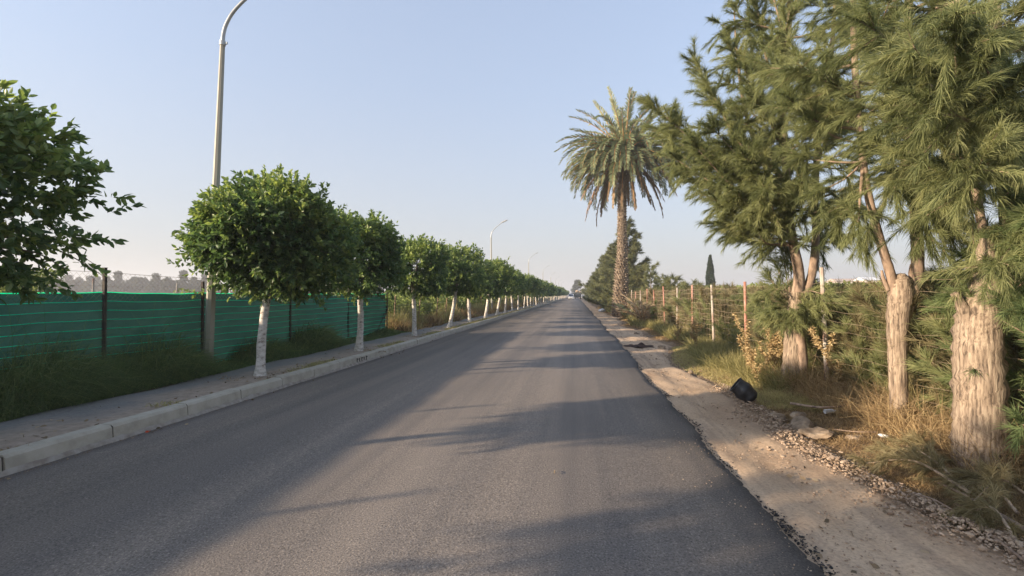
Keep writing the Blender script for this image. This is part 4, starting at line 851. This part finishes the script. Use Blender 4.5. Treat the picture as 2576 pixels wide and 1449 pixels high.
# left verge
def clumpy(y): return np.clip(.85 + .5 * np.sin(y * 1.1 + 1) + .35 * np.sin(y * 2.7), .25, 1.4) * np.where(y < 10.2, 1, np.where(y < 12.8, .8, .28))
grass('verge_grass', 150000, lambda y, r, m: -6.62 - .95 * r.random(m) ** .8 * np.clip(r.random(m) * 2, .2, 1), 2.0, 18.5, .4, 'grass', 301, .8, .007, .4, .9, zw, lambda x, y, r: (.25 + 2.4 * np.clip((-6.55 - x) / .8, 0, 1)) * clumpy(y))
o = grass('verge_weeds', 40000, lambda y, r, m: -6.85 - .55 * r.random(m), 2.2, 13, .52, 'grass', 302, .55, .008, .62, .7, zw, lambda x, y, r: clumpy(y) * r.uniform(.6, 1.35, len(y)))
grass('pavement_edge_grass', 9000, lambda y, r, m: -5.3 - .25 * r.random(m) ** 2, 5.5, 60, .09, 'grass_olive', 303, .9, .006, .6, .8, lambda x, y: .15 + 0 * x, lambda x, y, r: np.where((np.sin(y * 1.5 + .5) > .3) | (y > 19), 1.0, .12), wmax=.03)
grass('tree_foot_litter', 6000, lambda y, r, m: -5.63 + r.normal(size=m) * .28, 3, 60, .07, 'straw', 304, 1.6, .006, .35, .8, lambda x, y: .15 + 0 * x, lambda x, y, r: np.where(abs(((y - 7.82 + 2.1) % 4.2) - 2.1) < .5, 1.0, .03))
# left beyond the net
grass('left_field_weeds', 56000, lambda y, r, m: -6.75 - 1.7 * r.random(m), 17.8, 150, .72, 'grass_olive', 305, .22, .009, .45, .25, lambda x, y: .1 + 0 * x, lambda x, y, r: (.3 + .6 * np.clip((-6.7 - x) / .7, 0, 1)) * np.clip(.75 + .55 * np.sin(y * 2.1) + .4 * np.sin(y * .83 + x * 2), .15, 1.5), 8, .05)
grass('left_field_straw', 30000, lambda y, r, m: -6.6 - 1.1 * r.random(m), 17.8, 150, .5, 'straw', 306, .4, .009, .5, .5, lambda x, y: .1 + 0 * x, lambda x, y, r: np.clip(.7 + .6 * np.sin(y * 1.7 + 2), .1, 1.3), 6, .05)
def leaf_mass(name, n, xf, y0, y1, top, mat, seed, L=.13, sc=12., label=None):
    rng = np.random.default_rng(seed); y = scatter_y(n, y0, y1, rng); x = xf(y, rng, n)
    tp = top(x, y, rng); z = tp * (1 - rng.random(n) ** 2.2 * .85); l = L * np.clip(y / sc, .8, 4) * rng.uniform(.6, 1.2, n)
    lump = .5 + .5 * np.sin(x * 1.9 + np.sin(y * 1.3) * 2) * np.sin(y * 1.5 + z * 2)
    d = rng.normal(size=(n, 3)) + [0, 0, .5]; mb = MB(); leaves(mb, np.stack([x, y, z], -1), d, l, l * .6, rng, 0, np.clip(.25 + .4 * lump + rng.normal(size=n) * .15, 0, 1), False); return tag(mb.build(name, M[mat]), kind='stuff')
def bumpt(base, amp): return lambda x, y, r: base + amp * (np.sin(x * 1.7 + y * .8) * .5 + np.sin(y * 1.9 + x) * .35 + r.normal(size=len(x)) * .25)
def bush_mass(name, nb, per, xf, y0, y1, top, mat, seed, L=.12, R0=.75):
    rng = np.random.default_rng(seed); y = scatter_y(nb, y0, y1, rng); x = xf(y, rng, nb); h = top * rng.uniform(.72, 1.12, nb); rr = R0 * rng.uniform(.7, 1.3, nb) * np.clip(y / 40, 1, 2.2)
    d = nrm(rng.normal(size=(nb, per, 3)) + [0, 0, .25]); q = rng.uniform(.75, 1.05, (nb, per, 1)); p = np.stack([x, y, h * .52], -1)[:, None] + d * q * np.stack([rr, rr, h * .5], -1)[:, None]
    l = np.repeat(L * np.clip(y / 14, .9, 4.5), per) * rng.uniform(.6, 1.2, nb * per); t = np.clip(np.repeat(rng.uniform(.25, .65, nb), per) + rng.normal(size=nb * per) * .16, 0, 1)
    mb = MB(); leaves(mb, p.reshape(-1, 3), (d + rng.normal(size=d.shape) * .6).reshape(-1, 3), l, l * .6, rng, 0, t, False); return tag(mb.build(name, M[mat]), kind='stuff')
bush_mass('left_orchard', 330, 260, lambda y, r, m: -8.5 - 11 * r.random(m) ** 1.5, 17, 190, 1.62, 'vine', 311)
leaf_mass('left_field_bushes', 16000, lambda y, r, m: -15.5 - 3 * r.random(m), 8.0, 12.5, bumpt(1.95, .4), 'vine', 312, .14)
# right
def litter_h(x, y, r): return np.clip((x - shoulder_out(y)) / .5, .25, 1.0)
grass('right_dry_grass', 120000, lambda y, r, m: shoulder_out(y) + .32 + 1.7 * r.random(m) ** 1.0, 2.2, 70, .15, 'straw', 321, 1.1, .0038, .5, .9, ground_z, litter_h)
grass('right_brown_weeds', 60000, lambda y, r, m: shoulder_out(y) + .75 + 1.1 * r.random(m), 8.5, 60, .45, 'grass_olive', 322, .55, .007, .35, .45, ground_z, litter_h)
grass('right_green_grass', 26000, lambda y, r, m: shoulder_out(y) + .25 + .9 * r.random(m), 7.4, 16, .14, 'grass_olive', 323, .7, .006, .85, .6, ground_z, litter_h)
grass('right_tall_straw', 18000, lambda y, r, m: 3.55 + 1.4 * r.random(m), 4.6, 9, .6, 'straw', 324, .6, .005, .6, .7, ground_z)
grass('fallen_needles', 60000, lambda y, r, m: shoulder_out(y) + .25 + 2.2 * r.random(m), 2.0, 8, .10, 'straw', 325, 3.5, .0035, .3, .5, ground_z)
grass('right_field_weeds', 80000, lambda y, r, m: 4.2 + 3.0 * r.random(m), 3.2, 120, .8, 'grass_olive', 326, .2, .008, .4, .25, ground_z, lambda x, y, r: .55 + .5 * r.random(len(y)) + .25 * np.sin(y * 1.3 + x), 8, .05)
def plume_mass(name, n, xf, y0, y1, h, mat, seed, nn=40, W=.009, L=.26):
    rng = np.random.default_rng(seed); mb = MB(); y = scatter_y(n, y0, y1, rng); x = xf(y, rng, n); hh = h * rng.uniform(.5, 1.15, n)
    for i in range(n):
        k = max(1.0, y[i] / 12); z0 = float(ground_z(x[i], y[i])); q = bez([[x[i], y[i], z0], [x[i] + rng.normal() * .1, y[i] + rng.normal() * .1, z0 + hh[i] * .5], [x[i] + rng.normal() * .25, y[i] + rng.normal() * .25, z0 + hh[i]]], 4)
        plumes(mb, q, rng, 12, nn, L * min(k, 1.8) ** .5, W * k, .05, .35, .25, .5, tb=rng.uniform(.25, .7))
    return tag(mb.build(name, M[mat]), kind='stuff')
plume_mass('right_undergrowth', 900, lambda y, r, m: 4.3 + 3.0 * r.random(m), 4.4, 60, 1.42, 'needle_dry', 331, 55, .006, .18)
plume_mass('right_green_undergrowth', 620, lambda y, r, m: 4.35 + 2.6 * r.random(m), 4.6, 45, 1.25, 'needle', 333, 60, .006, .18)
leaf_mass('right_vineyard', 110000, lambda y, r, m: 6.9 + 9 * r.random(m) ** 1.7, 5, 150, bumpt(1.8, .14), 'vine', 332)
plume_mass('fence_line_brush', 560, lambda y, r, m: 4.2 + .9 * r.random(m), 5.2, 34, 1.5, 'needle_dry', 335, 60, .006, .18)
plume_mass('fence_line_green_brush', 300, lambda y, r, m: 4.2 + .8 * r.random(m), 5.4, 34, 1.35, 'needle', 336, 60, .006, .18)
# gravel windrow and loose stones
rng = np.random.default_rng(401); n = 6500; y = 2.2 * (9.0 / 2.2) ** rng.random(n) ; x = shoulder_out(y) - .02 + rng.normal(size=n) * .13 + .18 * np.clip((5 - y) / 3, 0, 1) * rng.random(n); s_ = np.clip(rng.lognormal(-4.8, .5, n), .003, .028); z = -.055 + .055 * np.exp(-((x - shoulder_out(y) - .05) / .16) ** 2) + rng.random(n) * .012
mb = MB(); stones(mb, np.stack([x, y, z], -1), s_, rng, rng.random(n)); tag(mb.build('gravel', M['gravel']), kind='stuff')
n = 5200; y = 1.9 * (30 / 1.9) ** rng.random(n); x = 1.45 + 1.3 * rng.random(n); s_ = np.clip(rng.lognormal(-5.3, .5, n), .002, .016) * np.clip(y / 8, 1, 1.6)
mb = MB(); stones(mb, np.stack([x, y, -.042 + 0 * x], -1), s_, rng, rng.random(n)); tag(mb.build('shoulder_pebbles', M['gravel']), kind='stuff')
n = 2600; y = 1.9 * (26 / 1.9) ** rng.random(n); e = EDGE_R + .035 * np.sin(y * 1.1) + .045 * np.sin(y * .43 + 1) + .022 * np.sin(y * 3.3); x = e + .02 + abs(rng.normal(size=n)) * .055; s_ = np.clip(rng.lognormal(-5.15, .5, n), .002, .016)
mb = MB(); stones(mb, np.stack([x, y, -.045 + .035 * np.exp(-(x - e) / .04) * rng.random(n)], -1), s_, rng, rng.random(n) * .7); tag(mb.build('asphalt_crumbs', M['crumb']), kind='stuff')
n = 500; y = 1.9 * (14 / 1.9) ** rng.random(n); x = EDGE_R - .05 - abs(rng.normal(size=n)) * .3; s_ = np.clip(rng.lognormal(-5.6, .4, n), .002, .007); mb = MB(); stones(mb, np.stack([x, y, .004 + 0 * x], -1), s_, rng, .5 + .5 * rng.random(n)); tag(mb.build('loose_chippings', M['gravel']), kind='stuff')
n = 1500; y = 2.5 * (30 / 2.5) ** rng.random(n); x = -4.97 + abs(rng.normal(size=n)) * .04; s_ = np.clip(rng.lognormal(-5.4, .5, n), .002, .012); mb = MB(); stones(mb, np.stack([x, y, .0 + 0 * x], -1), s_, rng, rng.random(n) * .6); tag(mb.build('kerb_grit', M['gravel']), kind='stuff')

# fallen leaves on the pavement, against the kerb and along the shoulder
rng = np.random.default_rng(420); n = 420; k_ = rng.random(n); y = 2.3 * (40 / 2.3) ** rng.random(n)
x = np.where(k_ < .5, -5.25 - .9 * rng.random(n) ** 1.6, np.where(k_ < .68, -4.96 + abs(rng.normal(size=n)) * .12, 1.5 + 1.3 * rng.random(n))); z = np.where(x < -5.1, .162, np.where(x < 0, .012, -.035))
mb = MB(); leaves(mb, np.stack([x, y, z], -1), rng.normal(size=(n, 3)) * [1, 1, .15], rng.uniform(.03, .07, n), .028, rng, 0, rng.random(n), True, .05); tag(mb.build('fallen_leaves', M['dead']), kind='stuff')

# ------------------------------------------------------------------ single small things on the right verge
def boulder(px, py, size, label, seed, flat=.65, lift=.3, sub=3, two=False):
    p = gnd(px, py); rng = np.random.default_rng(seed); mb = MB(); rock(mb, (0, 0, size[2] * lift), size, rng, sub=sub, flat=flat)
    if two: rock(mb, (size[0] * .75, size[1] * .4, size[2] * .65), np.array(size) * [.7, .6, .6], rng, sub=sub, flat=flat)
    o = mb.build('boulder', M['rock'], smooth=False); o.location = (p[0], p[1], -.05); o.rotation_euler = (0, 0, seed); return tag(o, label, 'boulder', 'rocks on the right verge')
boulder(2015, 1058, (.2, .13, .11), 'big pale two-lobed boulder in the dry grass right of the black bucket', 1, .8, two=True)
boulder(1955, 1042, (.085, .075, .07), 'rounded tan boulder between the black bucket and the big boulder', 2)
boulder(2050, 1086, (.17, .12, .08), 'low flat hump of pale rock and sand below the big boulder', 3, .75, .2)
boulder(2380, 1125, (.14, .10, .11), 'rounded rock at the left foot of the thick stump', 4, .8)
boulder(2150, 1095, (.09, .07, .06), 'small buff rock among gravel below the forked trunk', 5)
boulder(1665, 873, (.13, .10, .10), 'pale stone at the grass edge just past the dark rag', 6)
boulder(1738, 932, (.055, .05, .05), 'small round stone alone on the shoulder edge', 7)
boulder(1600, 838, (.16, .12, .10), 'flat pale stone on the shoulder below the palm', 8)
# black bucket
p = gnd(1893, 1008); r = thing('plastic_bucket', (p[0], p[1], -.06), 'black plastic bucket lying tilted at the edge of the dirt shoulder', 'bucket')
rg = np.random.default_rng(8); t = np.linspace(0, 1, 14); ax = np.stack([-.22 * t, .06 * t, .07 + .27 * t - .05 * t * t], -1); mb = MB(); rad = np.interp(t, [0, .1, .5, .9, 1], [.085, .125, .14, .125, .118])
tube(mb, ax, rad * (1 + .03 * np.sin(t * 14)), 22, 0, cap=False, wob=.02, rng=rg); tube(mb, ax[[0, 1]] - [0, 0, .002], [.08, .08], 22); mb.build('body', M['black_plastic'], r, True)
mb = MB(); a = np.linspace(0, 2 * np.pi, 25); u = nrm(np.cross([-.22, .06, .17], [1, 0, 0])); w_ = nrm(np.cross([-.22, .06, .17], u)); tube(mb, ax[-1] + .124 * (np.cos(a)[:, None] * u + np.sin(a)[:, None] * w_), .009, 6, cap=False); mb.build('rim', M['black_plastic'], r, True)
mb = MB(); tube(mb, bez([ax[-1] + u * .12, ax[-1] + w_ * .13 - [0, 0, .07], ax[-1] - u * .12], 8), .004, 5); mb.build('handle', M['black_plastic'], r, True)
# rag, plastic bag, leaf, twig, litter
p = gnd(1590, 869); xs2 = np.linspace(-.42, .42, 26); ys2 = np.linspace(-.3, .3, 18); X, Y = np.meshgrid(xs2, ys2, indexing='ij'); k_ = np.exp(-(X / .35) ** 2 * 1.2 - (Y / .2) ** 2); Z = .01 + .12 * k_ * (.6 + .4 * np.sin(X * 17 + Y * 9)) + .012 * np.sin(Y * 31 + X * 11) + .015
Xw = X + .05 * np.sin(Y * 14); Yw = Y * (1 - .5 * abs(X)) + .06 * np.sin(X * 9); nx, ny = X.shape; i, j = np.meshgrid(np.arange(nx - 1), np.arange(ny - 1), indexing='ij'); a = (i * ny + j).ravel(); mb = MB(); mb.add(np.stack([Xw, Yw, Z], -1).reshape(-1, 3), np.stack([a, a + ny, a + ny + 1, a + 1], -1)); o = mb.build('crumpled_rag', M['rag'], smooth=True); o.location = (1.95, p[1], -.05); tag(o, 'dark brown crumpled rag lying on the dirt by the asphalt edge', 'rag')
p = gnd(1512, 783); rg = np.random.default_rng(9); mb = MB(); rock(mb, (0, 0, .12), (.32, .24, .2), rg, sub=2, flat=.8); o = mb.build('plastic_bag', M['white_plastic'], smooth=True); o.location = (p[0] + .1, p[1], -.05); tag(o, 'white plastic bag lying on the far dirt shoulder', 'bag')
p = gnd(2222, 1102); rg = np.random.default_rng(10); mb = MB(); rock(mb, (0, 0, .03), (.035, .03, .03), rg, sub=2, flat=.6); o = mb.build('paper_scrap', M['white_plastic']); o.location = (p[0], p[1], -.01); tag(o, 'tiny crumpled white scrap in the dry grass below the forked trunk', 'litter')
p = gnd(2075, 1035); mb = MB(); tube(mb, [[0, 0, .03], [.12, .03, .035]], [.03, .028], 10); tube(mb, [[.12, .03, .035], [.16, .04, .036]], [.012, .012], 8); o = mb.build('plastic_bottle', M['white_plastic']); o.location = (p[0], p[1], -.03); tag(o, 'small clear bottle beside the big pale boulder', 'bottle')
p = gnd(1395, 1197); mb = MB(); tube(mb, bez([[0, -.02, .012], [.004, .01, .018], [-.006, .045, .01]], 5), [.004, .007, .008, .005, .003, .002, .003, .004, .005, .004, .003][:11], 6); o = mb.build('curled_leaf', M['dead']); o.location = (p[0], p[1], .022); tag(o, 'small curled dry leaf lying alone on the road', 'leaf')
p = gnd(364, 1088); mb = MB(); leaves(mb, np.array([[0, 0, .008], [.03, .02, .006]]), np.array([[1., .3, .1], [-.6, 1, .3]]), .05, .03, np.random.default_rng(2)); o = mb.build('red_leaf', M['red_leaf']); o.location = (p[0], p[1], 0); tag(o, 'small red leaf on the road against the kerb', 'leaf')
def stick(pts, rad, label, name='fallen_stick', mat='bark_smooth'):
    q = bez(pts, 6); mb = MB(); tube(mb, q, np.linspace(rad, rad * .5, len(q)), 7, wob=.05); o = mb.build(name, M[mat], smooth=True); tag(o, label, 'stick', 'sticks on the right verge')
z_ = -.02
g = lambda px, py, z=.0: gnd(px, py, z)
stick([g(2205, 1088), g(2150, 1086), g(2098, 1080)], .012, 'thin straight stick lying on the gravel below the forked trunk')
stick([g(2576, 1330), g(2480, 1275), g(2400, 1232), g(2360, 1215)], .018, 'thick bare stick reaching in from the right edge by the stump foot')
stick([g(2590, 1420), g(2470, 1330), g(2360, 1262), g(2300, 1240)], .009, 'long thin stick beside the gravel in the lower right corner')
stick([g(2380, 1133, .05), g(2330, 1128, .07), g(2280, 1122, .03)], .011, 'short pale stick leaning against the rock by the stump')
stick([g(2460, 1228), g(2492, 1240, .05), g(2495, 1205, .08), g(2480, 1190, .05)], .006, 'curled pale twig loop near the stump foot')
stick([g(1990, 1015), g(2080, 1025, .08), g(2180, 1010, .06)], .02, 'crooked dead branch on the ground behind the big boulder')
# fallen dead branch with brown twigs between stump and gravel
rng = np.random.default_rng(77); r = thing('fallen_branch', tuple(g(2340, 1200)), 'brown dead casuarina branch with dry twigs lying before the stump', 'branch'); off = g(2340, 1200); cb = MB(); bb = MB()
for a_, b_ in (((2440, 1240), (2230, 1130)), ((2440, 1240), (2180, 1165)), ((2400, 1220), (2300, 1120)), ((2560, 1290), (2420, 1215)), ((2576, 1240), (2450, 1260)), ((2570, 1380), (2440, 1290))):
    q = bez([g(*a_, .03), (g(*a_) + g(*b_)) / 2 + [0, 0, .14], g(*b_, .05)], 6) - off; tube(bb, q, np.linspace(.012, .004, len(q)), 5); plumes(cb, q, rng, 30, 60, .11, .0035, .1, .25, .5, .1, tb=.45)
cb.build('dry_twigs', M['needle_dry'], r); bb.build('branch', M['wood_dead'], r)
# weathered grey slab of dead wood at the stump foot and on the middle trunk
# dried thistles
GT = 'dry golden thistles on the right verge'
def thistle(x, y, H, label, seed, lean=.1):
    rng = np.random.default_rng(seed); r = thing('dry_thistle', (x, y, float(ground_z(x, y))), label, 'dry plant', GT); sb = MB(); lb = MB(); a = rng.uniform(0, 6.28)
    main = bez([[0, 0, -.03], [lean * .4 * H, 0, H * .5], [lean * H, .05, H]], 6); st = [main]
    for k in range(5):
        b0 = main[rng.integers(3, len(main) - 2)]; a = rng.uniform(0, 6.28); l = H * rng.uniform(.2, .4); st.append(bez([b0, b0 + [math.cos(a) * l * .4, math.sin(a) * l * .4, l * .4], b0 + [math.cos(a) * l * .6, math.sin(a) * l * .6, l]], 5))
    for q in st:
        tube(sb, q, np.linspace(.008, .003, len(q)), 5); n = int(150 * np.linalg.norm(q[-1] - q[0]) / 1.0) + 30; t = rng.random(n); tt = np.linspace(0, 1, len(q)); p = np.stack([np.interp(t, tt, q[:, i]) for i in range(3)], -1)
        leaves(lb, p, rng.normal(size=(n, 3)) * [1, 1, .5] + [0, 0, .3], rng.uniform(.035, .085, n), .026, rng, 0, rng.random(n), False, .3)
    sb.build('stem', M['thistle'], r); lb.build('leaves', M['thistle'], r)
th = [(1868, 9.8, 1.15, 'tallest golden thistle, left one of the clump before the leaning casuarina', .0), (1905, 9.6, .95, 'golden thistle left of the upright one beside the leaning casuarina trunk', .25), (1930, 9.5, 1.05, 'upright golden thistle beside the leaning casuarina trunk', .1),
      (1890, 9.2, .7, 'short bushy golden thistle low before the clump', -.2), (1955, 9.7, .9, 'golden thistle touching the leaning casuarina trunk', -.1), (2110, 8.0, 1.05, 'golden thistle leaning left in front of the grey fence post', -.45), (1735, 13.5, .85, 'small yellow thistle by the third pink post', .05), (1690, 17, .8, 'yellowish thistle far along the verge grass', 0)]
for k, (px, Y, H, lb_, ln) in enumerate(th):
    p = atY(px + 15, 900, Y); thistle(p[0], Y, H, lb_, 500 + k, ln)

# ------------------------------------------------------------------ the thin summer haze of the plain
mb = MB(); box(mb, (-3200, -450, -2.2), (3200, 4200, 30)); hm = bpy.data.materials.new('haze'); hm.use_nodes = True; hnt = hm.node_tree
hnt.nodes.remove(hnt.nodes['Principled BSDF']); pv = hnt.nodes.new('ShaderNodeVolumePrincipled'); pv.inputs['Color'].default_value = (.93, .95, 1, 1); pv.inputs['Density'].default_value = .0011; pv.inputs['Anisotropy'].default_value = .2
hnt.links.new(pv.outputs[0], hnt.nodes['Material Output'].inputs['Volume'])
tag(mb.build('haze', hm), kind='stuff')
